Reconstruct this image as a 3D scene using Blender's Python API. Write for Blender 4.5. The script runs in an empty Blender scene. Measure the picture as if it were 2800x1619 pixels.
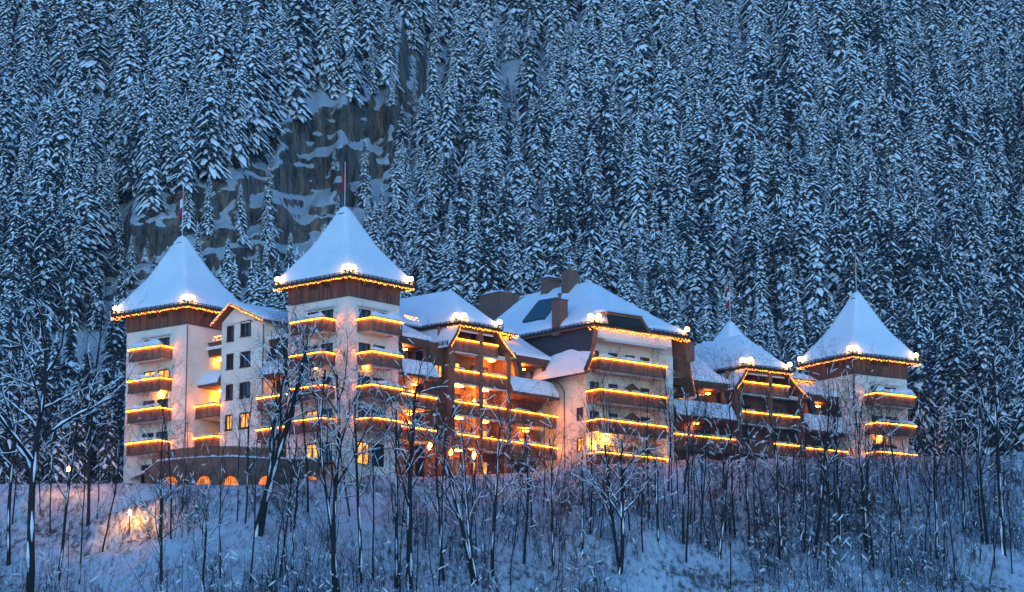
import bpy, math, random
import numpy as np
from mathutils import Vector, noise as mnoise

# ------------------------------------------------------------------ camera, sky, light, exposure
sc = bpy.context.scene
COL = sc.collection
F, CX, CY, PITCH, CZ = 7800.0, 1400.0, 809.5, math.radians(10.5), 2.0   # lens in photo pixels (2800 wide)
cd = bpy.data.cameras.new('camera'); cam = bpy.data.objects.new('camera', cd); COL.objects.link(cam)
cd.sensor_width = 36.0; cd.lens = 36.0 * F / 2800.0; cd.clip_start = 1.0; cd.clip_end = 4000.0
cam.location = (0, 0, CZ); cam.rotation_euler = (math.pi / 2 + PITCH, 0, 0)
sc.camera = cam
SUN_EL, SUN_ROT = math.radians(8.0), math.radians(180.0)
wd = bpy.data.worlds.new('World'); sc.world = wd; wd.use_nodes = True
nt = wd.node_tree; bg = nt.nodes['Background']
sky = nt.nodes.new('ShaderNodeTexSky'); sky.sky_type = 'NISHITA'; sky.sun_disc = False
sky.sun_elevation = SUN_EL; sky.sun_rotation = SUN_ROT; sky.altitude = 1100.0
sky.air_density = 1.0; sky.dust_density = 0.3; sky.ozone_density = 3.0
wbm = nt.nodes.new('ShaderNodeMix'); wbm.data_type = 'RGBA'; wbm.blend_type = 'MULTIPLY'; wbm.inputs[0].default_value = 1.0; wbm.inputs[7].default_value = (.36, .69, 1.0, 1)   # tungsten white balance of the photograph
nt.links.new(sky.outputs[0], wbm.inputs[6]); nt.links.new(wbm.outputs[2], bg.inputs[0]); bg.inputs[1].default_value = 0.15
sl = bpy.data.lights.new('sun', 'SUN'); sun = bpy.data.objects.new('sun', sl); COL.objects.link(sun)
sl.energy = 0.36; sl.angle = math.radians(60); sl.color = (.52, .77, 1.0)     # soft afterglow low behind the camera
sun.rotation_euler = (math.pi / 2 - SUN_EL, 0, 0)
vs = sc.view_settings
vs.view_transform = 'Standard'; vs.look = 'None'; vs.gamma = 1.0; vs.use_curve_mapping = False
vs.exposure = 1.47
cy = sc.cycles
cy.use_denoising = True; cy.max_bounces = 4; cy.diffuse_bounces = 3; cy.glossy_bounces = 2
cy.transmission_bounces = 2; cy.volume_bounces = 0; cy.transparent_max_bounces = 4
cy.use_adaptive_sampling = True; cy.adaptive_threshold = .025; cy.sample_clamp_indirect = 6.0; cy.caustics_reflective = False; cy.caustics_refractive = False

# ------------------------------------------------------------------ helpers
R = random.Random(7)
CP, SP = math.cos(PITCH), math.sin(PITCH)
def ray(px, py):
    a = (px - CX) / F; b = (CY - py) / F
    return (a, CP - b * SP, SP + b * CP)
def proj(x, y, z):
    z = z - CZ
    f = y * CP + z * SP
    return CX + F * x / f, CY - F * (-y * SP + z * CP) / f
def at(px, py, Y):
    d = ray(px, py); t = Y / d[1]
    return (d[0] * t, Y, CZ + d[2] * t)

def smooth(a, b, x):
    t = np.clip((x - a) / (b - a), 0, 1); return t * t * (3 - 2 * t)
_rs = np.random.RandomState(3); _T = _rs.rand(256, 256)
def vnoise(x, y):
    x = np.asarray(x, float); y = np.asarray(y, float)
    xi = np.floor(x).astype(int); yi = np.floor(y).astype(int); fx = x - xi; fy = y - yi
    fx = fx * fx * (3 - 2 * fx); fy = fy * fy * (3 - 2 * fy)
    g = lambda i, j: _T[i & 255, j & 255]
    return (g(xi, yi) * (1 - fx) + g(xi + 1, yi) * fx) * (1 - fy) + (g(xi, yi + 1) * (1 - fx) + g(xi + 1, yi + 1) * fx) * fy
def fbm(x, y, o=4):
    s = 0; a = .5
    for k in range(o):
        s = s + a * (vnoise(x * 2 ** k + 17 * k, y * 2 ** k + 31 * k) - .5) * 2; a *= .5
    return s

class MB:
    def __init__(s): s.v = []; s.f = []; s.m = []; s.cm = 0
    def pts(s, P):
        n = len(s.v); s.v.extend(P); return n
    def poly(s, P):
        n = s.pts(P); s.f.append(tuple(range(n, n + len(P)))); s.m.append(s.cm)
    def hexa(s, P):
        n = s.pts(P)
        for q in ((0, 3, 2, 1), (4, 5, 6, 7), (0, 1, 5, 4), (1, 2, 6, 5), (2, 3, 7, 6), (3, 0, 4, 7)):
            s.f.append(tuple(n + i for i in q)); s.m.append(s.cm)
    def box(s, x0, x1, y0, y1, z0, z1):
        if x0 > x1: x0, x1 = x1, x0
        if y0 > y1: y0, y1 = y1, y0
        if z0 > z1: z0, z1 = z1, z0
        s.hexa([(x0, y0, z0), (x1, y0, z0), (x1, y1, z0), (x0, y1, z0), (x0, y0, z1), (x1, y0, z1), (x1, y1, z1), (x0, y1, z1)])
    def tube(s, P, r, n=6, cap=True):
        P = [Vector(p) for p in P]; k = len(P)
        if not hasattr(r, '__len__'): r = [r] * k
        base = len(s.v); ref = None
        for i in range(k):
            d = (P[min(i + 1, k - 1)] - P[max(i - 1, 0)])
            if d.length < 1e-9: d = Vector((0, 0, 1))
            d.normalize()
            if ref is None: ref = Vector((0, 0, 1)) if abs(d.z) < .9 else Vector((1, 0, 0))
            a = d.cross(ref)
            if a.length < 1e-6: a = d.cross(Vector((0.3, 1, 0.1)))
            a.normalize(); b = a.cross(d)
            for j in range(n):
                t = 2 * math.pi * j / n
                q = P[i] + (a * math.cos(t) + b * math.sin(t)) * r[i]; s.v.append((q.x, q.y, q.z))
        for i in range(k - 1):
            for j in range(n):
                j2 = (j + 1) % n
                s.f.append((base + i * n + j, base + i * n + j2, base + (i + 1) * n + j2, base + (i + 1) * n + j)); s.m.append(s.cm)
        if cap:
            s.f.append(tuple(base + j for j in range(n - 1, -1, -1))); s.m.append(s.cm)
            s.f.append(tuple(base + (k - 1) * n + j for j in range(n))); s.m.append(s.cm)
    def grid(s, A):            # A: (n, m, 3) array
        n, m = A.shape[:2]; b = len(s.v); s.v.extend(map(tuple, A.reshape(-1, 3).tolist()))
        for i in range(n - 1):
            for j in range(m - 1):
                a = b + i * m + j
                s.f.append((a, a + 1, a + m + 1, a + m)); s.m.append(s.cm)
    def mesh(s, name, mats, smooth=False):
        me = bpy.data.meshes.new(name); me.from_pydata(s.v, [], s.f)
        for m in (mats if isinstance(mats, (list, tuple)) else [mats]): me.materials.append(m)
        if any(s.m): me.polygons.foreach_set('material_index', s.m)
        if smooth: me.polygons.foreach_set('use_smooth', [True] * len(s.f))
        me.update(); return me
    def build(s, name, mats, parent=None, smooth=False, **tags):
        return link(name, s.mesh(name, mats, smooth), parent, **tags)
def link(name, data, parent=None, label=None, cat=None, group=None, kind=None, loc=None, rz=0):
    o = bpy.data.objects.new(name, data); COL.objects.link(o)
    if parent is not None: o.parent = parent
    if label: o['label'] = label
    if cat: o['category'] = cat
    if group: o['group'] = group
    if kind: o['kind'] = kind
    if loc is not None: o.location = loc
    if rz: o.rotation_euler = (0, 0, rz)
    return o

# ------------------------------------------------------------------ materials
def mat(name, col, rough=.7, **k):
    m = bpy.data.materials.new(name); m.use_nodes = True; t = m.node_tree; b = t.nodes['Principled BSDF']
    b.inputs['Base Color'].default_value = (*col, 1); b.inputs['Roughness'].default_value = rough
    b.inputs['Specular IOR Level'].default_value = k.get('spec', .3)
    if 'metal' in k: b.inputs['Metallic'].default_value = k['metal']
    N = t.nodes.new; L = t.links.new
    co = N('ShaderNodeTexCoord')
    if 'vary' in k:            # colour mottling: (scale, second colour, [stretch])
        sc_, c2 = k['vary'][:2]
        mp = N('ShaderNodeMapping'); mp.inputs['Scale'].default_value = k['vary'][2] if len(k['vary']) > 2 else (1, 1, 1)
        nz = N('ShaderNodeTexNoise'); nz.inputs['Scale'].default_value = sc_; nz.inputs['Detail'].default_value = 5
        L(co.outputs['Object'], mp.inputs[0]); L(mp.outputs[0], nz.inputs[0])
        rp = N('ShaderNodeValToRGB'); rp.color_ramp.elements[0].position = .35; rp.color_ramp.elements[1].position = .68
        rp.color_ramp.elements[0].color = (*col, 1); rp.color_ramp.elements[1].color = (*c2, 1)
        L(nz.outputs[0], rp.inputs[0]); out = rp.outputs[0]
        if k.get('island'):
            g = N('ShaderNodeNewGeometry'); mx = N('ShaderNodeMix'); mx.data_type = 'RGBA'; mx.blend_type = 'MULTIPLY'
            mx.inputs[0].default_value = 1
            r2 = N('ShaderNodeValToRGB'); a = k['island']
            r2.color_ramp.elements[0].color = (a, a, a, 1); r2.color_ramp.elements[1].color = (1.25, 1.2, 1.15, 1)
            L(g.outputs['Random Per Island'], r2.inputs[0]); L(out, mx.inputs[6]); L(r2.outputs[0], mx.inputs[7]); out = mx.outputs[2]
        L(out, b.inputs['Base Color'])
    if 'bump' in k:
        nz = N('ShaderNodeTexNoise'); nz.inputs['Scale'].default_value = k['bump'][0]; nz.inputs['Detail'].default_value = 4
        L(co.outputs['Object'], nz.inputs[0]); bp = N('ShaderNodeBump'); bp.inputs['Strength'].default_value = k['bump'][1]
        bp.inputs['Distance'].default_value = k['bump'][2] if len(k['bump']) > 2 else .05
        L(nz.outputs[0], bp.inputs['Height']); L(bp.outputs[0], b.inputs['Normal'])
    if 'emit' in k:
        b.inputs['Emission Color'].default_value = (*k['emit'][0], 1); b.inputs['Emission Strength'].default_value = k['emit'][1]
    return m
M = {}
M['snow'] = mat('snow', (.80, .82, .85), .65, vary=(.5, (.86, .87, .89)), bump=(2.2, .45, .16))
M['snowb'] = mat('branch_snow', (.93, .94, .95), .7)
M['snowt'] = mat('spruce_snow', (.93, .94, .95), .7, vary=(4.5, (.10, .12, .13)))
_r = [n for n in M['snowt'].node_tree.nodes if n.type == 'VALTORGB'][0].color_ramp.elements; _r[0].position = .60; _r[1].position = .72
M['plaster'] = mat('plaster', (.84, .78, .66), .85, vary=(.45, (.73, .66, .55)), bump=(14, .25, .02))
M['wood'] = mat('dark_wood', (.21, .088, .050), .65, vary=(3, (.13, .055, .034), (6, 6, .6)), island=.55, bump=(22, .3, .02))
M['wood2'] = mat('carved_board', (.29, .125, .072), .65, vary=(3, (.19, .085, .05), (6, 6, .6)), island=.6, bump=(22, .3, .02))
M['beam'] = mat('timber_beam', (.28, .12, .066), .65, vary=(2, (.175, .076, .044), (3, 3, .7)), island=.7, bump=(18, .3, .02))
M['slate'] = mat('slate', (.05, .048, .055), .55, vary=(2.5, (.03, .03, .036)), bump=(9, .35, .03))
M['stone'] = mat('retaining_stone', (.20, .125, .095), .85, vary=(1.3, (.10, .066, .055)), bump=(5, .6, .08))
M['copper'] = mat('copper', (.26, .13, .09), .5, metal=.3, vary=(3, (.17, .085, .065), (8, 8, .5)))
M['gutter'] = mat('gutter', (.035, .028, .026), .5, metal=.4)
M['frame'] = mat('window_frame', (.085, .028, .018), .5, vary=(5, (.06, .02, .014)))
M['glass'] = mat('dark_glass', (.012, .018, .026), .06, spec=.9)
M['curtain'] = mat('curtained_glass', (.16, .18, .20), .15, spec=.8, vary=(2, (.05, .06, .08), (4, 4, .4)))
M['skylight'] = mat('teal_metal', (.02, .085, .095), .35, metal=.3, vary=(1.5, (.015, .06, .07)))
M['awning'] = mat('awning_cassette', (.62, .60, .58), .5)
M['pole'] = mat('pole_metal', (.55, .55, .56), .35, metal=.6)
M['flagred'] = mat('flag_red', (.42, .010, .02), .8); M['flagwhite'] = mat('flag_white', (.75, .75, .78), .8)
M['flagyellow'] = mat('flag_yellow', (.55, .25, .01), .8); M['flagblack'] = mat('flag_black', (.02, .012, .012), .8)
M['bark'] = mat('bark', (.030, .024, .021), .9, vary=(4, (.016, .014, .013), (2, 2, .5)), bump=(14, .5, .03))
M['twig'] = mat('twig', (.013, .011, .011), .9)
M['sprucebark'] = mat('spruce_bark', (.045, .034, .028), .9)
def needlemat():
    m = mat('spruce_needles', (.015, .025, .030), .8); t = m.node_tree; b = t.nodes['Principled BSDF']; N = t.nodes.new; L = t.links.new
    co = N('ShaderNodeTexCoord'); n = N('ShaderNodeTexNoise'); n.inputs['Scale'].default_value = 5.5; n.inputs['Detail'].default_value = 3; L(co.outputs['Object'], n.inputs[0])
    r = N('ShaderNodeValToRGB'); e = r.color_ramp.elements; e[0].position = .56; e[1].position = .67; e[0].color = (.012, .020, .026, 1); e[1].color = (.70, .73, .77, 1)   # needles dusted with snow
    L(n.outputs[0], r.inputs[0]); L(r.outputs[0], b.inputs['Base Color']); return m
M['needles'] = needlemat()
def emit(name, col, s):
    m = bpy.data.materials.new(name); m.use_nodes = True; t = m.node_tree
    t.nodes.remove(t.nodes['Principled BSDF']); e = t.nodes.new('ShaderNodeEmission')
    e.inputs[0].default_value = (*col, 1); e.inputs[1].default_value = s
    t.links.new(e.outputs[0], t.nodes['Material Output'].inputs[0]); return m
M['led'] = emit('led_strip', (1.0, .23, .004), 17.0)
M['bulb'] = emit('fairy_bulb', (1.0, .23, .006), 7.0)
M['flood'] = emit('flood_lamp', (1.0, .50, .14), 15)
M['lampglow'] = emit('lamp_glow', (1.0, .33, .02), 34)
M['street'] = emit('street_lamp_glow', (1.0, .38, .05), 260)
def litpane(name, c, s):
    m = bpy.data.materials.new(name); m.use_nodes = True; t = m.node_tree; b = t.nodes['Principled BSDF']
    b.inputs['Base Color'].default_value = (.3, .2, .1, 1); b.inputs['Roughness'].default_value = .15
    co = t.nodes.new('ShaderNodeTexCoord'); nz = t.nodes.new('ShaderNodeTexNoise'); nz.inputs['Scale'].default_value = 1.6
    rp = t.nodes.new('ShaderNodeValToRGB'); rp.color_ramp.elements[0].position = .3; rp.color_ramp.elements[1].position = .7
    rp.color_ramp.elements[0].color = (c[0] * .45, c[1] * .30, c[2] * .2, 1); rp.color_ramp.elements[1].color = (*c, 1)
    t.links.new(co.outputs['Object'], nz.inputs[0]); t.links.new(nz.outputs[0], rp.inputs[0])
    t.links.new(rp.outputs[0], b.inputs['Emission Color']); b.inputs['Emission Strength'].default_value = s
    return m
M['lit'] = litpane('lit_room', (1.0, .38, .045), 1.25)
M['arch'] = litpane('lit_arch', (1.0, .25, .015), .75)
def rockmat():
    m = bpy.data.materials.new('mountain'); m.use_nodes = True; t = m.node_tree; b = t.nodes['Principled BSDF']
    N = t.nodes.new; L = t.links.new
    co = N('ShaderNodeTexCoord'); mp = N('ShaderNodeMapping'); mp.inputs['Scale'].default_value = (.22, .22, .10); mp.inputs['Rotation'].default_value = (0, .5, 0)
    L(co.outputs['Object'], mp.inputs[0])
    n1 = N('ShaderNodeTexNoise'); n1.inputs['Scale'].default_value = 1.6; n1.inputs['Detail'].default_value = 7; L(mp.outputs[0], n1.inputs[0])
    r1 = N('ShaderNodeValToRGB'); e = r1.color_ramp.elements; e[0].position = .3; e[1].position = .72
    e[0].color = (.08, .08, .082, 1); e[1].color = (.48, .33, .23, 1); x = e.new(.5); x.color = (.24, .21, .18, 1)
    L(n1.outputs[0], r1.inputs[0])
    g = N('ShaderNodeNewGeometry'); sx = N('ShaderNodeSeparateXYZ'); L(g.outputs['Normal'], sx.inputs[0])
    n3 = N('ShaderNodeTexNoise'); n3.inputs['Scale'].default_value = 1.1; n3.inputs['Detail'].default_value = 8; n3.inputs['Roughness'].default_value = .7; mp3 = N('ShaderNodeMapping'); mp3.inputs['Scale'].default_value = (1, 1, .35); mp3.inputs['Rotation'].default_value = (0, -.45, 0); L(co.outputs['Object'], mp3.inputs[0]); L(mp3.outputs[0], n3.inputs[0])
    r3 = N('ShaderNodeValToRGB'); r3.color_ramp.elements[0].position = .36; r3.color_ramp.elements[1].position = .60; r3.color_ramp.elements[0].color = (.10, .10, .11, 1); r3.color_ramp.elements[1].color = (1.25, 1.15, 1.05, 1); L(n3.outputs[0], r3.inputs[0])  # crack shade painted into the rock colour, darkest in the bump's hollows
    m3 = N('ShaderNodeMix'); m3.data_type = 'RGBA'; m3.blend_type = 'MULTIPLY'; m3.inputs[0].default_value = 1; L(r1.outputs[0], m3.inputs[6]); L(r3.outputs[0], m3.inputs[7])
    n2 = N('ShaderNodeTexNoise'); n2.inputs['Scale'].default_value = .8; n2.inputs['Detail'].default_value = 8; n2.inputs['Roughness'].default_value = .62; L(co.outputs['Object'], n2.inputs[0])
    mh_ = N('ShaderNodeMath'); mh_.operation = 'MULTIPLY'; mh_.inputs[1].default_value = 1.0; L(sx.outputs[2], mh_.inputs[0])
    ma = N('ShaderNodeMath'); ma.operation = 'MULTIPLY_ADD'; L(n2.outputs[0], ma.inputs[0]); ma.inputs[1].default_value = .85; L(mh_.outputs[0], ma.inputs[2])
    r2 = N('ShaderNodeValToRGB'); r2.color_ramp.elements[0].position = .83; r2.color_ramp.elements[1].position = .88; L(ma.outputs[0], r2.inputs[0])
    mx = N('ShaderNodeMix'); mx.data_type = 'RGBA'; L(r2.outputs[0], mx.inputs[0]); L(m3.outputs[2], mx.inputs[6]); mx.inputs[7].default_value = (.80, .82, .85, 1)
    L(mx.outputs[2], b.inputs['Base Color']); b.inputs['Roughness'].default_value = .85
    bp = N('ShaderNodeBump'); bp.inputs['Strength'].default_value = 1.0; bp.inputs['Distance'].default_value = 1.6; L(n3.outputs[0], bp.inputs['Height']); L(bp.outputs[0], b.inputs['Normal'])
    return m
M['mountain'] = rockmat()

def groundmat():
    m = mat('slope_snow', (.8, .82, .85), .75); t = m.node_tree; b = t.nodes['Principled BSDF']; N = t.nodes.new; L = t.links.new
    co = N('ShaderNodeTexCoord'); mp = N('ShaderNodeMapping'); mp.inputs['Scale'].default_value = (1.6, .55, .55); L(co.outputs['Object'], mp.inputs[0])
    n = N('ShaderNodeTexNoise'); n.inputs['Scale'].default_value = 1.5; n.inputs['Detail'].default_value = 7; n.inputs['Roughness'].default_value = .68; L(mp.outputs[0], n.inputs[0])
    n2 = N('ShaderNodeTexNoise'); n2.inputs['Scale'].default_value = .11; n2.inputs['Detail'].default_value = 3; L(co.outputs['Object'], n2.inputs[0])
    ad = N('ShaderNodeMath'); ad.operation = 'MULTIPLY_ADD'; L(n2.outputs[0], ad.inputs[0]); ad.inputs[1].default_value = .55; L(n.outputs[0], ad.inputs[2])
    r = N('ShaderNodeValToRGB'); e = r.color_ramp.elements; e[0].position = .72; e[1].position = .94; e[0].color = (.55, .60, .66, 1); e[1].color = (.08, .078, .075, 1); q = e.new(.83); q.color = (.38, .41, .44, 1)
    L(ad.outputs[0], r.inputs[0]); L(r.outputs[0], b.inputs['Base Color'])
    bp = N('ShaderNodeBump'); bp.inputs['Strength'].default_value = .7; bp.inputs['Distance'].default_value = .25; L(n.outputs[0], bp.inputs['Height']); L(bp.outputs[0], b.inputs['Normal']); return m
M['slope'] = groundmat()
# ------------------------------------------------------------------ terrain
_FT = [(at(px, py, Y)[0], Y, at(px, py, Y)[2]) for px, Y, py in ((-1500, 262, 1330), (-300, 262, 1326), (0, 262, 1325), (300, 261, 1322), (396, 259.5, 1322), (500, 253.5, 1325), (600, 250.5, 1326), (720, 250, 1327), (870, 251.5, 1323), (1000, 254, 1313), (1250, 261, 1300), (1500, 270, 1290), (1600, 271, 1273), (1850, 280, 1262), (2030, 284, 1257), (2340, 290, 1251), (2500, 296, 1247), (2800, 304, 1247), (3100, 311, 1246), (4200, 345, 1240))]
def front(X):      # line along the feet of the facades
    return np.interp(X, [q[0] for q in _FT], [q[1] for q in _FT])
def foot(X):       # where the mountain begins
    return np.interp(X, [-140, -45, -30, 0, 40, 70, 140], [296, 296, 298, 312, 330, 345, 372])
def zterr(X): return np.interp(X, [q[0] for q in _FT], [q[2] for q in _FT])
def gz(X, Y):
    X = np.asarray(X, float); Y = np.asarray(Y, float)
    fr = front(X) - .3; zt = zterr(X); d = fr - Y
    slope = zt - .52 * np.maximum(d, 0) - .002 * np.maximum(d, 0) ** 2 * 0
    low = -1.0 + .01 * Y + 1.0 * fbm(X * .03, Y * .03)
    k = 3.0; s = np.logaddexp(slope / k, low / k) * k
    b = fbm(X * .16 + 5, Y * .16, 4) * 1.2 * smooth(0, 6, d) + (np.abs(fbm(X * .30, Y * .30 + 11, 3)) * 1.5 - .25) * smooth(-.2, 2.5, d) + .28 * fbm(X * .8 + 3, Y * .8, 3) * smooth(0, 2, d) + 1.5 * np.maximum(0, fbm(X * .22 + 8, Y * 0 + 2, 3) - .05) * np.exp(-((d - 1.8) / 1.6) ** 2)
    back = np.maximum(Y - foot(X) + 3, 0)
    return np.where(d > 0, s + b, np.minimum(s, zt) + .35 * back)
xs = np.concatenate([np.linspace(-600, -110, 14)[:-1], np.arange(-110, -56, 1.5), np.arange(-56, 60, .6), np.arange(60, 110.1, 1.5), np.linspace(110, 600, 14)[1:]])
ys = np.concatenate([np.linspace(-500, 150, 30)[:-1], np.arange(150, 212, 2.0), np.arange(212, 300, .6), np.arange(300, 345, 1.5)])
XX, YY = np.meshgrid(xs, ys, indexing='ij'); ZZ = gz(XX, YY)
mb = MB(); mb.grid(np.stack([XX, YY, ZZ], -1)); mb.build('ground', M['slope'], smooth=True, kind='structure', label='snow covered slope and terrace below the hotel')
# mountain: a sheet over (X, height); cliff zones climb steeply with ledges
CLIFF = [(240, 700), (330, 610), (480, 545), (560, 480), (680, 420), (740, 345), (880, 290), (1000, 275), (1120, 290), (1150, 345), (1085, 420), (1070, 480), (960, 560), (860, 660), (660, 780), (400, 860), (260, 820)]
BARE = [(1050, 150), (1120, 130), (1180, 170), (1230, 150), (1245, 260), (1150, 300), (1080, 290)], [(1370, 200), (1440, 140), (1465, 210), (1400, 270), (1345, 270)]
def inside(px, py, poly):
    c = np.zeros(np.shape(px), bool); n = len(poly)
    for i in range(n):
        x1, y1 = poly[i]; x2, y2 = poly[(i + 1) % n]
        t = ((y1 > py) != (y2 > py)) & (px < (x2 - x1) * (py - y1) / (y2 - y1 + 1e-9) + x1); c ^= t
    return c
MX = np.concatenate([np.linspace(-420, -125, 30)[:-1], np.arange(-125, -75, .8), np.arange(-75, -8, .42), np.arange(-8, 125.1, .8), np.linspace(125, 420, 30)[1:]])
DZ = .42
MZ = np.concatenate([np.arange(30, 168, DZ)])
def build_mountain():
    nx, nz = len(MX), len(MZ); Y = np.zeros((nx, nz)); CL = np.zeros((nx, nz)); ft = foot(MX); zt = zterr(MX)
    cur = ft.copy(); rng = fbm(MX * .05, MX * 0 + 3)
    for j, z in enumerate(MZ):
        px, py = proj(MX, cur, z)
        wob = fbm(MX * .12, MX * 0 + z * .12) * 26
        cl = inside(px + wob, py + wob * .7, CLIFF)
        br = inside(px, py, BARE[0]) | inside(px, py, BARE[1])
        g = 1.36 + .35 * fbm(MX * .04 + 9, MX * 0 + z * .04)
        g = np.where(br, 1.0 + 1.5 * np.maximum(0, fbm(MX * .2, MX * 0 + z * .3)), g)
        st = z - .62 * MX + 3.0 * fbm(MX * .09, MX * 0 + z * .09)         # dipping strata
        led = .5 * vnoise(st * .62, MX * .05 + 40) + .5 * vnoise(st * 1.5 + 9, MX * .22 + z * .15)
        g = np.where(cl, np.where(led > .56, 2.1, .06 + .4 * vnoise(MX * .5, MX * 0 + z * .4) ** 2), g)
        g = np.where(z < zt - .5, 0, g)
        cur = cur + g * DZ
        Y[:, j] = cur; CL[:, j] = cl
    k = np.array([.25, .5, .25])
    Ys = Y.copy(); Ys[1:-1] = Y[:-2] * .25 + Y[1:-1] * .5 + Y[2:] * .25
    XX, Z2 = np.meshgrid(MX, MZ, indexing='ij')
    Ys = Ys + fbm(XX * .35, Z2 * .35 + 7, 3) * .5
    q = XX * .42 + Z2                                   # crags, cracks and broken blocks on the cliff
    Ys = Ys + CL * (.55 * fbm(XX * 1.3 + 4, Z2 * 1.1, 2) + 2.0 * np.abs(fbm(XX * .22, q * .16 + 5, 4)) + 1.3 * np.abs(fbm(XX * .8, Z2 * .22 + 2, 3)) + 1.0 * fbm(XX * .5, (Z2 - .42 * XX) * 1.1 + 9, 3))
    return Ys
MY = build_mountain()
XX, ZZm = np.meshgrid(MX, MZ, indexing='ij')
mb = MB(); mb.grid(np.stack([XX, MY, ZZm], -1)); mb.build('mountain', M['mountain'], smooth=True, kind='structure', label='steep snowy mountainside with a dark rock cliff')
def mountain_y(x, z):
    i = int(np.clip(np.searchsorted(MX, x), 1, len(MX) - 1)); j = int(np.clip((z - MZ[0]) / DZ, 0, len(MZ) - 1)); return MY[i, j]
# ------------------------------------------------------------------ hotel
class Wing:
    """a local frame: x runs right and back (u), y runs left and back (v); faces x=0 and y=0 look at the valley"""
    def __init__(s, px, py, Y, al):
        s.X, s.Y, s.z = at(px, py, Y); s.a = math.radians(al); s.c, s.s = math.cos(s.a), math.sin(s.a)
    def vp(s, px, py, v):
        d = ray(px, py); t = (v - s.X * s.s + s.Y * s.c) / (-d[0] * s.s + d[1] * s.c)
        x, y, z = d[0] * t, d[1] * t, CZ + d[2] * t; return (x - s.X) * s.c + (y - s.Y) * s.s, z
    def up(s, px, py, u):
        d = ray(px, py); t = (u + s.X * s.c + s.Y * s.s) / (d[0] * s.c + d[1] * s.s)
        x, y, z = d[0] * t, d[1] * t, CZ + d[2] * t; return -(x - s.X) * s.s + (y - s.Y) * s.c, z
    def world(s, u, v, z): return Vector((s.X + u * s.c - v * s.s, s.Y + u * s.s + v * s.c, z))
    def root(s, name, label, cat, u=0, v=0, group=None):
        return link(name, None, label=label, cat=cat, group=group, loc=(s.X, s.Y, 0), rz=s.a)
class Face:
    """face coordinates: (s along, o outward, z)"""
    def __init__(s, kind, at_): s.k = kind; s.a = at_
    def p(s, x, o, z): return (x, s.a - o, z) if s.k == 'U' else (s.a - o, x, z)
    def box(s, mb, s0, s1, o0, o1, z0, z1):
        if s.k == 'U': mb.box(s0, s1, s.a - o1, s.a - o0, z0, z1)
        else: mb.box(s.a - o1, s.a - o0, s0, s1, z0, z1)
    def near(s): return +1 if s.k == 'U' else -1

def wall(root, face, s0, s1, z0, z1, holes, depth=.22, name='wall', m='plaster', th=None):
    """a wall skin with recessed openings (s0,s1,z0,z1)"""
    mb = MB(); S = sorted({s0, s1, *[h[0] for h in holes], *[h[1] for h in holes]}); Z = sorted({z0, z1, *[h[2] for h in holes], *[h[3] for h in holes]})
    for a, b in zip(S, S[1:]):
        for c, d in zip(Z, Z[1:]):
            m1, m2 = (a + b) / 2, (c + d) / 2
            if any(h[0] < m1 < h[1] and h[2] < m2 < h[3] for h in holes): continue
            mb.poly([face.p(a, 0, c), face.p(b, 0, c), face.p(b, 0, d), face.p(a, 0, d)])
    for (a, b, c, d) in holes:
        P = [(a, c), (b, c), (b, d), (a, d)]
        for i in range(4):
            (x1, y1), (x2, y2) = P[i], P[(i + 1) % 4]
            mb.poly([face.p(x1, 0, y1), face.p(x2, 0, y2), face.p(x2, -depth, y2), face.p(x1, -depth, y1)])
    return mb.build(name, M[m], root)
def window(root, face, s0, s1, z0, z1, lit=False, o=-.16, mull=1, bars=0, fw=.10, glass=None):
    fr = MB()
    for a, b, c, d in ((s0, s0 + fw, z0, z1), (s1 - fw, s1, z0, z1), (s0 + fw, s1 - fw, z0, z0 + fw), (s0 + fw, s1 - fw, z1 - fw, z1)): face.box(fr, a, b, o - .06, o + .10, c, d)
    for k in range(mull):
        x = s0 + (s1 - s0) * (k + 1) / (mull + 1); face.box(fr, x - .045, x + .045, o - .05, o + .07, z0 + fw, z1 - fw)
    for k in range(bars):
        z = z0 + (z1 - z0) * (k + 1) / (bars + 1); face.box(fr, s0 + fw, s1 - fw, o - .04, o + .05, z - .025, z + .025)
    w = fr.build('window', M['frame'], root)
    xs = [s0 + fw] + [s0 + (s1 - s0) * (k + 1) / (mull + 1) for k in range(mull)] + [s1 - fw]
    for a, b in zip(xs, xs[1:]):
        pn = MB(); face.box(pn, a, b, o - .03, o - .012, z0 + fw, z1 - fw)
        g = glass or ('lit' if lit else R.choice(('glass', 'glass', 'curtain')))
        pn.build('pane', M[g], w)
    return w
def snowline(face, s0, s1, o0, o1, z, h, seed=0, step=.22, gap=0.0):
    """a lumpy ridge of snow lying on a ledge"""
    mb = MB(); n = max(3, int((s1 - s0) / step)); m = 6; A = np.zeros((n + 1, m + 1, 3))
    for i in range(n + 1):
        s = s0 + (s1 - s0) * i / n; e = min(1, min(i, n - i) / 2.0) ** .6
        hh = h * (.45 + .9 * float(vnoise(s * 1.1 + seed * 7.3, seed * 3.1)) + .25 * float(vnoise(s * 3.1 + seed, 9.0))) * e
        if gap and float(vnoise(s * .9 + seed * 5.1, 71.0 + seed)) < gap: hh *= .12
        for j in range(m + 1):
            t = j / m; oo = o0 + (o1 - o0) * t; zz = hh * math.sin(math.pi * t) ** .55
            A[i, j] = face.p(s, oo, z - .02 + zz)
    mb.grid(A); return mb
BALN = [0]
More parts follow.
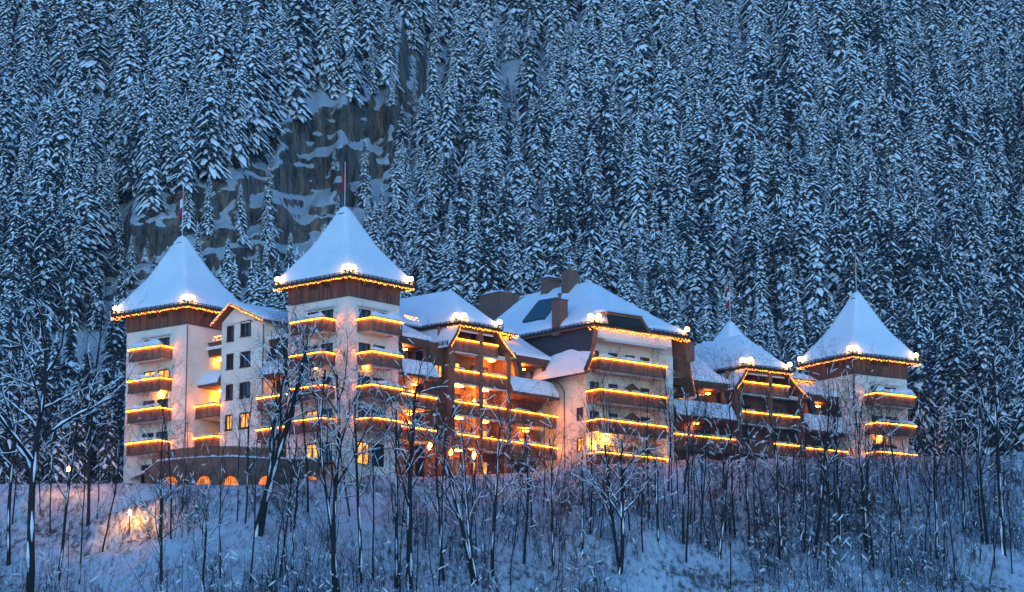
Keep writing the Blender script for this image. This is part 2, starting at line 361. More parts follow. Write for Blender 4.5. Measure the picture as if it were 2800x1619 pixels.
def balcony(root, face, s0, s1, dep, zs, lit=True, snow=.28, ends=(True, True), board_h=1.0, near_end=None, planters=False, glow=None, drop=1.12, hang=True, label=None):
    """zs: height of the light strip under the hand rail; boards hang to zs-drop"""
    BALN[0] += 1; k = BALN[0]; bm = MB(); f = face
    zb = zs - drop                                   # bottom of boards
    f.box(bm, s0 + .05, s1 - .05, 0, dep - .06, zb + .08, zb + .24)     # slab
    b = bm.build('balcony', M['plaster'], root)
    if label: b['label'] = label
    bd = MB(); step = .235; bt = .045
    n = int((s1 - s0) / step); w = (s1 - s0) / n
    for i in range(n):
        x = s0 + i * w; z0 = zb - (.02 if i % 2 else .0)
        f.box(bd, x + .008, x + w - .008, dep - bt, dep, z0, zs - .06)
    n2 = max(2, int((dep - .05) / step)); w2 = (dep - .05) / n2
    for e, sx in ((0, s0), (1, s1)):
        if not ends[e]: continue
        for i in range(n2):
            o = i * w2
            f.box(bd, sx if e == 0 else sx - bt, sx + bt if e == 0 else sx, o + .008, o + w2 - .008, zb, zs - .06)
    x = bd.build('board_panel', M['wood2'], b, kind='stuff')
    ct = MB()
    for i in range(n):                                # carved cut-outs
        xc = s0 + (i + .5) * w
        for zz, r in ((zs - .36, .035), (zs - .62, .04)):
            ct.poly([f.p(xc, dep + .004, zz - r * 1.6), f.p(xc + r, dep + .004, zz), f.p(xc, dep + .004, zz + r * 1.6), f.p(xc - r, dep + .004, zz)])
    ct.build('cut_outs', M['gutter'], b, kind='stuff')
    rl = MB(); f.box(rl, s0 - .06, s1 + .06, dep - .16, dep + .12, zs + .075, zs + .165)
    f.box(rl, s0 - .0, s1 + .0, dep - .05, dep + .03, zb - .06, zb + .05)
    for e, sx in ((0, s0), (1, s1)):
        if ends[e]: f.box(rl, sx - .12 if e == 0 else sx - .14, sx + .14 if e == 0 else sx + .12, 0, dep - .16, zs + .07, zs + .16)
    rl.build('hand_rail', M['wood'], b)
    if lit:
        ls = MB(); f.box(ls, s0 + .02, s1 - .02, dep + .07, dep + .11, zs - .04, zs + .04)
        for e, sx in ((0, s0), (1, s1)):
            if ends[e]: f.box(ls, sx - .11 if e == 0 else sx + .07, sx - .07 if e == 0 else sx + .11, .1, dep + .06, zs - .04, zs + .04)
        ls.build('light_strip', M['led'], b, label='glowing warm light strip under the hand rail')
    if snow > 0:
        sn = snowline(f, s0 - .04, s1 + .04, dep - .42, dep + .14, zs + .165, snow, k, gap=.30 if snow < .25 else 0)
        sn.build('snow_cap', M['snow'], b, smooth=True)
    if hang:
        aw = MB(); f.box(aw, s0 + .35, s1 - .2, dep - .42, dep - .2, zb - .16, zb - .0); aw.build('awning_box', M['awning'], root)
    return b
def fairy(name, label, group, P, spacing=.23, drop=.12, seed=0, size=.042):
    """a string of small warm bulbs along world points P; one thing"""
    r = random.Random(seed); mb = MB(); wire = MB()
    for a, b in zip(P, P[1:]):
        a, b = Vector(a), Vector(b); d = b - a; n = max(2, int(d.length / spacing)); dn = d.normalized()
        wire.tube([a, b], .012, 4)
        for i in range(n):
            q = a + d * ((i + .5) / n); s = size * r.uniform(.7, 1.3)
            h = drop * r.uniform(.1, 1.0) if i % 3 else drop * .15
            c = q + Vector((0, 0, -h)) + dn * r.uniform(-.04, .04); sl = dn * (.05 * r.uniform(.4, 1.2)); e = Vector((0, 0, s * 1.7)) - sl
            sx = dn * s; sy = Vector((-dn.y, dn.x, 0)) * s
            n0 = mb.pts([tuple(c - e), tuple(c + sx), tuple(c + sy), tuple(c - sx), tuple(c - sy), tuple(c + e)])
            for q4 in ((0, 2, 1), (0, 3, 2), (0, 4, 3), (0, 1, 4), (5, 1, 2), (5, 2, 3), (5, 3, 4), (5, 4, 1)):
                mb.f.append(tuple(n0 + t for t in q4)); mb.m.append(0)
    o = link(name, None, label=label, cat='string lights', group=group)
    mb.build('bulbs', M['bulb'], o, kind='stuff'); wire.build('wire', M['gutter'], o)
    return o
def flood(P, dirs, label):
    """pair or single floodlight heads on a short bracket at an eave corner; P world"""
    o = link('flood_lamp', None, label=label, cat='lamp', group='flood lamps at the eave corners', loc=P)
    br = MB(); br.tube([(0, 0, -.25), (0, 0, .25)], .04, 6)
    for d in dirs:
        c = Vector(d).normalized() * .48; br.tube([(0, 0, .2), (c.x, c.y, .28)], .03, 5)
    br.build('bracket', M['gutter'], o)
    for d in dirs:
        c = Vector(d).normalized() * .52 + Vector((0, 0, .40)); mb = MB(); rr = .25; rings = []
        for i in range(7):
            th = math.pi * i / 6; rings.append((rr * math.sin(th) + .001, -rr * math.cos(th)))
        A = np.zeros((7, 13, 3))
        for i, (q, z) in enumerate(rings):
            for j in range(13): A[i, j] = (c.x + q * math.cos(j * math.pi / 6), c.y + q * math.sin(j * math.pi / 6), c.z + z)
        mb.grid(A); mb.build('lamp_head', M['flood'], o, smooth=True)
        hd = MB(); hd.tube([(c.x, c.y, c.z - .36), (c.x, c.y, c.z - .24)], [.10, .20], 8); hd.build('housing', M['gutter'], o)
    return o
def wall_lamp(root, face, s, z, o=.06, size=.11, m='lampglow'):
    mb = MB(); f = face; c = f.p(s, o + .14, z); mb.tube([(c[0], c[1], z - size * 1.6), (c[0], c[1], z), (c[0], c[1], z + size * 1.6)], [size * .6, size, size * .6], 8)
    l = mb.build('lamp_glass', M[m], root)
    bk = MB(); f.box(bk, s - .05, s + .05, 0, o + .04, z - .1, z + .1); bk.build('lamp_bracket', M['gutter'], root)

def roof_snow(root, u0, u1, v0, v1, zf, th=.42, n=40, name='roof_snow', amp=.05, seed=1, m='snow', inner=None):
    us = np.linspace(0, 1, n); vv = np.linspace(0, 1, n)
    e = lambda t: t + .0 * t
    U = u0 + (u1 - u0) * us; V = v0 + (v1 - v0) * vv
    # finer rows at the rim
    k = .5 - .5 * np.cos(np.pi * us); U = u0 + (u1 - u0) * (.55 * us + .45 * k); V = v0 + (v1 - v0) * (.55 * vv + .45 * k)
    UU, VV = np.meshgrid(U, V, indexing='ij'); Z = zf(UU, VV) + th
    d = np.minimum(np.minimum(UU - u0, u1 - UU), np.minimum(VV - v0, v1 - VV)); r = th * 1.15
    q = np.clip(1 - d / r, 0, 1); Z = Z - th * .85 * (1 - np.sqrt(np.maximum(0, 1 - q * q)))
    Z = Z + amp * (1.5 * fbm(UU * .55 + seed * 9, VV * .55 + seed * 4, 4) + .8 * fbm(UU * 2.2 + seed, VV * 2.2, 2)) * smooth(0, .8, d)
    Z = Z + .16 * np.minimum(0, fbm(UU * .9 + seed * 3, VV * .9 + 8, 2) + .1) * (1 - smooth(0, .7, d))
    mb = MB(); mb.grid(np.stack([UU, VV, Z], -1)); b = len(mb.v)
    rim = [(i, 0) for i in range(n)] + [(n - 1, j) for j in range(1, n)] + [(i, n - 1) for i in range(n - 2, -1, -1)] + [(0, j) for j in range(n - 2, 0, -1)]
    zb = zf(UU, VV) - .0
    for (i, j) in rim: mb.v.append((UU[i, j], VV[i, j], zb[i, j] + .02))
    for t in range(len(rim)):
        t2 = (t + 1) % len(rim); (i, j), (i2, j2) = rim[t], rim[t2]
        mb.f.append((i * n + j, b + t, b + t2, i2 * n + j2)); mb.m.append(0)
    return mb.build(name, M[m], root, smooth=True)
def eave_ring(root, u0, u1, v0, v1, z, fh=.26, sides='LR', guard=True, soffit=True, wood='wood', back=False):
    """fascia and snow guard round an eave; z = top of fascia"""
    mb = MB(); t = .10
    mb.box(u0, u0 + t, v0, v1, z - fh, z); mb.box(u0 + t, u1, v0, v0 + t, z - fh, z); mb.box(u1 - t, u1, v0 + t, v1, z - fh, z); mb.box(u0 + t, u1 - t, v1 - t, v1, z - fh, z)
    if soffit: mb.box(u0 + t, u1 - t, v0 + t, v1 - t, z - .10, z - .02)
    f = mb.build('eave_board', M[wood], root)
    if guard:
        g = MB()
        for h in (.10, .24):
            g.box(u0 - .10, u0 - .06, v0 - .1, v1 + .1, z + h - .07, z + h - .03); g.box(u0 - .1, u1 + .1, v0 - .10, v0 - .06, z + h - .07, z + h - .03)
        n = int((v1 - v0) / .6)
        for i in range(n + 1): y = v0 + (v1 - v0) * i / n; g.box(u0 - .10, u0 - .055, y - .025, y + .025, z - .15, z + .24)
        n = int((u1 - u0) / .6)
        for i in range(n + 1): x = u0 + (u1 - u0) * i / n; g.box(x - .025, x + .025, v0 - .10, v0 - .055, z - .15, z + .24)
        gt = MB(); gt.box(u0 - .09, u0 - .0, v0 - .09, v1, z - .16, z - .02); gt.box(u0 - .0, u1, v0 - .09, v0 - .0, z - .16, z - .02)
        g.build('snow_guard', M['gutter'], root); gt.build('gutter', M['gutter'], root)
def boards_band(root, u0, u1, v0, v1, z0, z1, name='wood_cladding', m='wood', w=.2, faces='UVB'):
    """vertical boards round a block"""
    mb = MB(); t = .07
    if 'U' in faces:
        n = int((u1 - u0) / w)
        for i in range(n): x = u0 + (u1 - u0) * i / n; mb.box(x + .006, x + (u1 - u0) / n - .006, v0 - t - (.012 if i % 3 == 1 else 0), v0, z0, z1)
    if 'V' in faces:
        n = int((v1 - v0) / w)
        for i in range(n): y = v0 + (v1 - v0) * i / n; mb.box(u0 - t - (.012 if i % 3 == 1 else 0), u0, y + .006, y + (v1 - v0) / n - .006, z0, z1)
    if 'B' in faces:
        mb.box(u1, u1 + t, v0, v1, z0, z1); mb.box(u0, u1, v1, v1 + t, z0, z1)
    return mb.build(name, M[m], root, kind='stuff')
def downpipe(root, P, r=.06): mb = MB(); mb.tube(P, r, 6); return mb.build('downpipe', M['copper'], root)
def bell(hw_u, hw_v, cu, cv, z0, z1, flare=.42):
    """bell-cast pyramid height function: steep spire, flared skirt, blunt top"""
    dd = [0, .06, .10, .18, .325, .52, .715, .876, 1.0, 1.2]; hh = [1.0, .99, .955, .835, .655, .42, .25, .115, 0, -.12]
    def zf(u, v):
        a = np.abs(u - cu) / hw_u; b = np.abs(v - cv) / hw_v; m = np.maximum(a, b); n = np.minimum(a, b)
        m = np.where(n > m - .05, m - .0 + (n - m + .05) ** 2 * 3.0 * .4, m)          # soften the hips
        s = sum(np.interp(m + k, dd, hh) for k in (-.05, -.025, 0, .025, .05)) / 5
        s = np.where(m > .93, np.interp(m, dd, hh), s)
        return z0 + (z1 - z0) * s
    return zf

STR = [47.38, 44.25, 41.20, 38.20]                    # light strips, storey by storey
def tower(W, root, wu, wv, zb, zw, ze, zapex, over, left=None, right=None, tag_='', seed=1, bal_v=None, bal_u=None, strips=STR, lit=(), lamp=(), guard=True, ground_z=None):
    """plaster tower with board cladding under a bell-cast pyramid roof"""
    FU, FV = Face('U', 0), Face('V', 0)
    hv, hu = [], []
    wins = []
    zl = list(strips) + [strips[-1] - 3.05]
    for i, zs in enumerate(zl):
        fl = zs - 1.0
        if bal_v:
            c = (bal_v[0] + bal_v[1]) / 2
            for k, (a, b) in enumerate(((c - 1.75, c - .15), (c + .15, c + 1.75))): wins.append((FV, a, b, fl, fl + 2.12, ('V', i, k) in lit)); hv.append((a, b, fl, fl + 2.12))
        if bal_u:
            c = (bal_u[0] + bal_u[1]) / 2
            for k, (a, b) in enumerate(((c - 1.75, c - .15), (c + .15, c + 1.75))): wins.append((FU, a, b, fl, fl + 2.12, ('U', i, k) in lit)); hu.append((a, b, fl, fl + 2.12))
    wall(root, FV, 0, wv, zb, zw, hv); wall(root, FU, 0, wu, zb, zw, hu)
    bk = MB(); bk.poly([(wu, 0, zb), (wu, wv, zb), (wu, wv, zw), (wu, 0, zw)]); bk.poly([(0, wv, zb), (wu, wv, zb), (wu, wv, zw), (0, wv, zw)]); bk.build('rear_wall', M['plaster'], root)
    for (f, a, b, c, d, l) in wins: window(root, f, a, b, c, d, l, mull=1)
    boards_band(root, -.02, wu + .02, -.02, wv + .02, zw, ze - .1)
    for (a, b) in ((.30, .42), (.5, .64)):
        q = MB(); q.box(wu * a, wu * b, -.13, -.12, ze - .75, ze - .35); q.build('vent', M['gutter'], root)
        q = MB(); q.box(-.13, -.12, wv * a, wv * b, ze - .75, ze - .35); q.build('vent', M['gutter'], root)
    for k in (.22, .78):
        q = MB(); q.tube([(wu * k, -.1, ze - 1.3), (wu * k, -over + .1, ze - .2)], .06, 5); q.build('strut', M['beam'], root)
        q = MB(); q.tube([(-.1, wv * k, ze - 1.3), (-over + .1, wv * k, ze - .2)], .06, 5); q.build('strut', M['beam'], root)
    eave_ring(root, -over, wu + over, -over, wv + over, ze, guard=guard)
    zf = bell((wu + 2 * over) / 2, (wv + 2 * over) / 2, wu / 2, wv / 2, ze, zapex - .4)
    roof_snow(root, -over - .02, wu + over + .02, -over - .02, wv + over + .02, zf, .40, 56, name='roof', seed=seed)
    vt = MB(); q_ = .16; vt.box(wu / 2 - q_ * wu / 2 - .12, wu / 2 - q_ * wu / 2 + .1, wv / 2 - .55, wv / 2 + .15, zapex - .95, zapex - .83); vt.build('roof_vent', M['gutter'], root)
    for i, zs in enumerate(strips):
        if bal_v: balcony(root, FV, bal_v[0], bal_v[1], bal_v[2], zs, snow=.5 if i == 0 else .30)
        if bal_u: balcony(root, FU, bal_u[0], bal_u[1], bal_u[2], zs, snow=.5 if i == 0 else .30)
    for b_, k in ((bal_v, 'V'), (bal_u, 'U')):        # awnings over the top windows
        if b_:
            c = (b_[0] + b_[1]) / 2; aw = MB(); (FV if k == 'V' else FU).box(aw, c - 2, c + 1.9, 0, .22, strips[0] + 1.28, strips[0] + 1.46); aw.build('awning_box', M['awning'], root)
    for (k, s, z) in lamp: wall_lamp(root, FV if k == 'V' else FU, s, z, size=.16)
def eave_world(W, u0, u1, v0, v1, z): return W.world(u0, v1, z), W.world(u0, v0, z), W.world(u1, v0, z)
def lights_round(W, u0, u1, v0, v1, z, who, left=True, right=True, seed=0, ends=True):
    a, b, c = eave_world(W, u0, u1, v0, v1, z)
    P = ([W.world(u0 + 1.2, v1, z), a] if left and ends else []) + ([a, b] if left else [b]) + ([c] if right else []) + ([W.world(u1, v0 + 1.2, z)] if right and ends else [])
    fairy('string_lights', 'warm fairy lights along the eaves of ' + who, 'fairy lights along the eaves', P, seed=seed)

# ---- middle-left tower (T2)
A = Wing(954, 810, 256, 48.5)
t2 = A.root('hotel_tower', 'tall white tower with snowy pyramid roof, second from the left', 'tower', group='hotel towers')
tower(A, t2, 6.6, 7.9, 30, 49.45, 51.3, 59.0, .95, bal_v=(1.65, 5.8, 1.7), bal_u=(1.1, 5.05, 1.95), seed=2, lit=(('V', 4, 1), ('U', 4, 0), ('V', 3, 1)), lamp=(('V', 4.0, 43.35), ('U', 2.2, 43.3)))
lights_round(A, -1.06, 7.6, -1.06, 8.9, 51.0, 'the second tower from the left', seed=1)
# ---- leftmost tower (T1)
B1_ = Wing(513, 880, 269, 51.5)
t1 = B1_.root('hotel_tower', 'leftmost white tower with snowy pyramid roof and stacked balconies', 'tower', group='hotel towers')
T1S = [B1_.up(430, y, -1.7)[1] for y in (946, 1033, 1114.5, 1204)]
tower(B1_, t1, 6.3, 8.3, 30, B1_.up(513, 886, 0)[1], B1_.up(513, 886, 0)[1] + 1.75, 58.85, 1.05, bal_v=(1.95, 6.3, 1.6), seed=5, strips=T1S, lit=(('V', 1, 0), ('V', 1, 1), ('V', 4, 0)), lamp=(('V', 3.3, T1S[2] + 2.1 - .55),))
for i, zs in enumerate(T1S):                          # small balconies on the side turned away
    mb = MB(); mb.box(1.0, 4.0, 8.3, 8.95, zs - 1.05, zs); b = mb.build('balcony', M['wood2'], t1)
    mb = MB(); mb.box(.95, 4.05, 8.35, 9.0, zs + .02, zs + .2); mb.build('snow_cap', M['snow'], b)
ZE1 = B1_.up(513, 886, 0)[1] + 1.75
lights_round(B1_, -1.15, 7.4, -1.15, 9.4, ZE1 - .3, 'the leftmost tower', seed=2)
downpipe(t1, [(-.08, -.08, ZE1 - 1.9), (-.10, -.10, 36)])
# ---- rightmost tower (T3)
T3 = Wing(2336, 1022, 295, 33.5)
t3 = T3.root('hotel_tower', 'rightmost white tower with snowy pyramid roof beside dark spruces', 'tower', group='hotel towers')
T3S = [46.24, 43.12, 40.09]
tower(T3, t3, 7.25, 7.2, 36, 48.4, 50.3, 58.1, .95, bal_u=(1.3, 6.6, 1.95), seed=8, strips=T3S, lamp=(('U', 3.2, 41.9),))
lights_round(T3, -1.06, 8.3, -1.06, 8.2, 50.0, 'the rightmost tower', seed=3)
for zs in T3S[:2]:
    mb = MB(); mb.box(7.25, 8.0, 1.5, 4.5, zs - 1.05, zs); b = mb.build('balcony', M['wood2'], t3)
    mb = MB(); mb.box(7.25, 8.05, 1.45, 4.55, zs + .02, zs + .25); mb.build('snow_cap', M['snow'], b)
    mb = MB(); mb.box(7.7, 8.04, 1.43, 1.49, zs - .35, zs - .2); mb.build('light_strip', M['led'], b)
downpipe(t3, [(-.08, -.08, 48.4), (-.10, -.10, 38)])

# ---- mansard loggia bays between the blocks
def loggia(root, f, s0, s1, zf, za, zbm, zb, strips, back=4.5, ztop=None, piers=(), litwin=(), lamps=(), bal_dep=1.5, snowroof=True, n_open=2, seed=0, endflank=True, bal_ends=(True, True), floor_lit=(), lit_strips=None, fas=.62):
    """zf top of upper fascia, za/zbm top and bottom of the snowy apron, zb base"""
    wl = MB(); f.box(wl, s0, s1, -1.6, -1.5, zb, zf); wl.build('loggia_wall', M['beam'], root)
    if snowroof:
        zt = ztop if ztop else zf + back * .45
        n = 26; m = 12; Aq = np.zeros((n, m + 3, 3)); r_ = snowline
        for i in range(n):
            s = s0 + (s1 - s0) * i / (n - 1)
            for j in range(m + 3):
                t = min(j / m, 1); o = .45 - (back + .45) * (1 - t); z = zf + .06 + (zt - zf) * (1 - t) ** 1.05 + .34 + .10 * float(fbm(s * .8 + seed, o * .8, 3))
                if j > m: o = .45 + (.12, .05)[j - m - 1]; z = zf + (.22, .02)[j - m - 1]
                Aq[i, j] = f.p(s, o, z)
        mb = MB(); mb.grid(Aq); mb.build('roof', M['snow'], root, smooth=True)
        ud = MB(); ud.poly([f.p(s0, .4, zf - .02), f.p(s1, .4, zf - .02), f.p(s1, -back, zt), f.p(s0, -back, zt)]); ud.build('roof_deck', M['wood'], root)
    fa = MB()
    for k in range(3): f.box(fa, s0, s1, .02 + .05 * k, .22 + .05 * k, zf - fas + fas / 3 * k + .01, zf - fas + fas / 3 * (k + 1) - .01)
    f.box(fa, s0, s1, -1.5, .02, zf - fas + .02, zf - fas + .10)
    fa.build('fascia', M['wood'], root)
    zo = zf - fas
    # slanting slate piers
    W_ = s1 - s0; q = [s0 + W_ * p for p in piers]
    for c, hw in [(x, .34) for x in q] + ([(s0 + .22, .22), (s1 - .22, .22)] if endflank else []):
        a = [f.p(c - hw, -.35, zo), f.p(c + hw, -.35, zo), f.p(c + hw, .12, zo), f.p(c - hw, .12, zo)]
        b = [f.p(c - hw, .05, za - .35), f.p(c + hw, .05, za - .35), f.p(c + hw, .80, za - .35), f.p(c - hw, .80, za - .35)]
        pr = MB(); pr.hexa(b + a); pr.build('slate_pier', M['slate'], root)
    # apron
    ap = MB(); n = 22; m = 9; Aq = np.zeros((n, m, 3))
    for i in range(n):
        s = s0 + (s1 - s0) * i / (n - 1)
        for j in range(m):
            t = j / (m - 1); o = .45 + 1.2 * t ** .85; z = za + .12 - (za - zbm) * t ** 1.15 + .08 * float(fbm(s * .9 + seed * 3, t * 3, 3)) + (.10 if j == 1 else 0)
            if j == m - 1: z -= .18; o -= .02
            Aq[i, j] = f.p(s, o, z)
    ap.grid(Aq); ap.build('snowy_apron', M['snow'], root, smooth=True)
    ub = MB(); ub.poly([f.p(s0, .5, za - .1), f.p(s1, .5, za - .1), f.p(s1, 1.6, zbm - .1), f.p(s0, 1.6, zbm - .1)])
    f.box(ub, s0, s1, 1.35, 1.68, zbm - .32, zbm - .12); f.box(ub, s0, s1, -1.5, 1.36, zbm - .30, zbm - .14)
    ub.poly([f.p(s1, .45, za), f.p(s1, 1.66, zbm), f.p(s1, 1.66, zbm - .3), f.p(s1, -1.5, zbm - .3), f.p(s1, -1.5, za)])
    ub.poly([f.p(s0, .45, za), f.p(s0, 1.66, zbm), f.p(s0, 1.66, zbm - .3), f.p(s0, -1.5, zbm - .3), f.p(s0, -1.5, za)])
    f.box(ub, s0, s1, -1.5, .5, za - .55, za - .38)
    ub.build('apron_deck', M['wood'], root)
    # rooms behind
    W2 = W_ / n_open
    for k in range(n_open):
        c = s0 + W2 * (k + .5); window(root, f, c - min(.9, W2 * .3), c + min(.9, W2 * .3), za - .35, zo - .25, k in litwin, o=-1.42, mull=1)
        for jz, zs in enumerate(strips): window(root, f, c - min(1.0, W2 * .33), c + min(1.0, W2 * .33), zs - .95, zs + 1.1, (jz, k) in floor_lit, o=-1.42, mull=1)
    for (s, z, sz) in lamps:
        ml = MB(); f.box(ml, s - .22 * sz, s + .22 * sz, -1.15, -.75, z, z + .10); ml.build('ceiling_lamp', M['lampglow'], root)
    for j, zs in enumerate(strips):
        balcony(root, f, s0 + .02, s1 - .02, bal_dep, zs, lit=True if lit_strips is None else lit_strips[j], snow=.16, ends=bal_ends, hang=False)
        sl_ = MB(); f.box(sl_, s0, s1, -1.5, .0, zs - 1.12, zs - .95); sl_.build('floor_slab', M['plaster'], root)

# ---- left gabled block (G1) and the loggias beside it
g1 = A.root('gabled_block', 'white gabled block with shuttered windows between two towers, behind the forked bare tree', 'building')
U1 = 1.0; FG = Face('V', U1); v0, v1 = 12.1, 18.05
holes = []; gw = []
for (a, b) in ((16.35, 17.3), (14.0, 15.4)):
    for zt_ in (49.0, 46.05, 43.1, 40.2):
        if zt_ > 48 and a > 16: zt_ = 48.75
        h = (a, b, zt_ - 1.45, zt_); holes.append(h); gw.append((h, zt_ < 41))
wall(g1, FG, v0, v1, 30, 48.8, holes, depth=.2)
for h, l in gw:
    window(g1, FG, *h, lit=l, mull=1)
    sb = MB(); FG.box(sb, h[0] - .05, h[1] + .05, .0, .12, h[2] - .10, h[2]); sb.build('window_sill', M['frame'], g1)
    sh = MB(); FG.box(sh, h[0] - .02, h[0] + .10, -.04, .03, h[2], h[3]); FG.box(sh, h[1] - .10, h[1] + .02, -.04, .03, h[2], h[3]); FG.box(sh, h[0] + .1, h[1] - .1, -.04, .03, h[3] - .08, h[3] + .02); sh.build('window_surround', M['frame'], g1)
FGU = Face('U', v0); wall(g1, FGU, U1, 8, 30, 48.6, [(U1 + 1.6, U1 + 2.5, 41.9, 43.3)])
window(g1, FGU, U1 + 1.6, U1 + 2.5, 41.9, 43.3)
AP = (16.3, 50.75)
gb = MB(); gb.poly([FG.p(v0, 0, 48.8), FG.p(v1, 0, 48.8), FG.p(v1, 0, 49.15), FG.p(AP[0], 0, AP[1] - .35), FG.p(v0, 0, 48.9)]); gb.poly([FG.p(v1, 0, 30), FG.p(v1, -7, 30), FG.p(v1, -7, 49.1), FG.p(v1, 0, 49.1)]); gb.build('gable_wall', M['plaster'], g1)
def slope_snow(root, f, P, Q, o0, o1, th=.4, name='roof', seed=0):
    """snowy roof slab: profile line P->Q in (s,z), extruded from o0 to o1"""
    n, m = 22, 20; Aq = np.zeros((n, m, 3))
    for i in range(n):
        t = i / (n - 1); e = min(t, 1 - t) * (n - 1); dz = th * (1 - max(0, 1 - e / 1.6) ** 2 * .8)
        for j in range(m):
            r = j / (m - 1); e2 = j if j < m / 2 else 9
            k = (1 - max(0, 1 - e2 / 1.6) ** 2 * .8)
            Aq[i, j] = f.p(P[0] + (Q[0] - P[0]) * t, o0 + (o1 - o0) * r, P[1] + (Q[1] - P[1]) * t + dz * k + .06 * float(fbm(t * 5 + seed, r * 5, 2)))
    mb = MB(); mb.grid(Aq); o = mb.build(name, M['snow'], root, smooth=True)
    dk = MB(); nrm = .16
    dk.hexa([f.p(P[0], o0, P[1] - nrm), f.p(Q[0], o0, Q[1] - nrm), f.p(Q[0], o1, Q[1] - nrm), f.p(P[0], o1, P[1] - nrm), f.p(P[0], o0, P[1] + .08), f.p(Q[0], o0, Q[1] + .08), f.p(Q[0], o1, Q[1] + .08), f.p(P[0], o1, P[1] + .08)])
    # snow edge face
    dk.build('roof_deck', M['wood'], root)
    ed = MB(); Ae = np.zeros((n, 3, 3))
    for i in range(n):
        t = i / (n - 1); s, z = P[0] + (Q[0] - P[0]) * t, P[1] + (Q[1] - P[1]) * t
        Ae[i, 0] = f.p(s, o0 + .0, z + .08); Ae[i, 1] = f.p(s, o0 + .03, z + .2); Ae[i, 2] = Aq[i, 0]
    ed.grid(Ae); ed.build('snow_edge', M['snow'], root, smooth=True)
slope_snow(g1, FG, (AP[0], AP[1]), (18.85, 48.95), .7, -8, seed=1); slope_snow(g1, FG, (AP[0], AP[1]), (11.55, 48.65), .7, -8, seed=2)
fairy('string_lights', 'string of warm fairy lights along the gable of the white block', 'fairy lights along the eaves', [A.world(U1 - .8, 18.85, 48.9), A.world(U1 - .8, AP[0], AP[1] - .05), A.world(U1 - .8, 11.6, 48.6)], seed=4)
downpipe(g1, [(U1 - .08, 12.2, 48.4), (U1 - .08, 12.2, 36)])
l1 = A.root('loggia_block', 'brown mansard bay with snowy apron and two balconies beside the leftmost tower', 'building', group='mansard bays of the hotel')
F1 = Face('V', 2.2); loggia(l1, F1, 18.05, 23.4, 46.9, 44.75, 43.45, 30, [41.25, 38.2], back=4, ztop=48.6, piers=(), n_open=1, bal_dep=1.9, lamps=((20.2, 43.0, 1.5), (20.6, 46.1, .8)), floor_lit=((1, 0),), seed=3, bal_ends=(True, False))
wall_lamp(l1, F1, 19.4, 42.0, o=-1.4, size=.16)
dm = MB(); F1.box(dm, 18.1, 20.6, .3, .5, 47.2, 47.5); F1.box(dm, 18.05, 20.7, .1, .55, 47.5, 47.62); dm.build('eave_board', M['wood'], l1)
fairy('string_lights', 'short string of warm fairy lights on the bay beside the leftmost tower', 'fairy lights along the eaves', [A.world(1.6, 18.1, 48.15), A.world(1.6, 19.9, 48.15)], seed=5, drop=.4, spacing=.12)
l2 = A.root('loggia_block', 'brown mansard bay with two balconies between white gabled block and second tower', 'building', group='mansard bays of the hotel')
F2 = Face('V', 1.9); loggia(l2, F2, 7.9, 12.1, 46.9, 44.75, 43.45, 30, [41.2, 38.2], back=4, ztop=48.4, n_open=1, bal_dep=1.7, lamps=((9.6, 43.0, 1.3),), floor_lit=(), seed=4, bal_ends=(True, True))
wall_lamp(l2, F2, 8.6, 42.0, o=-1.4, size=.14)

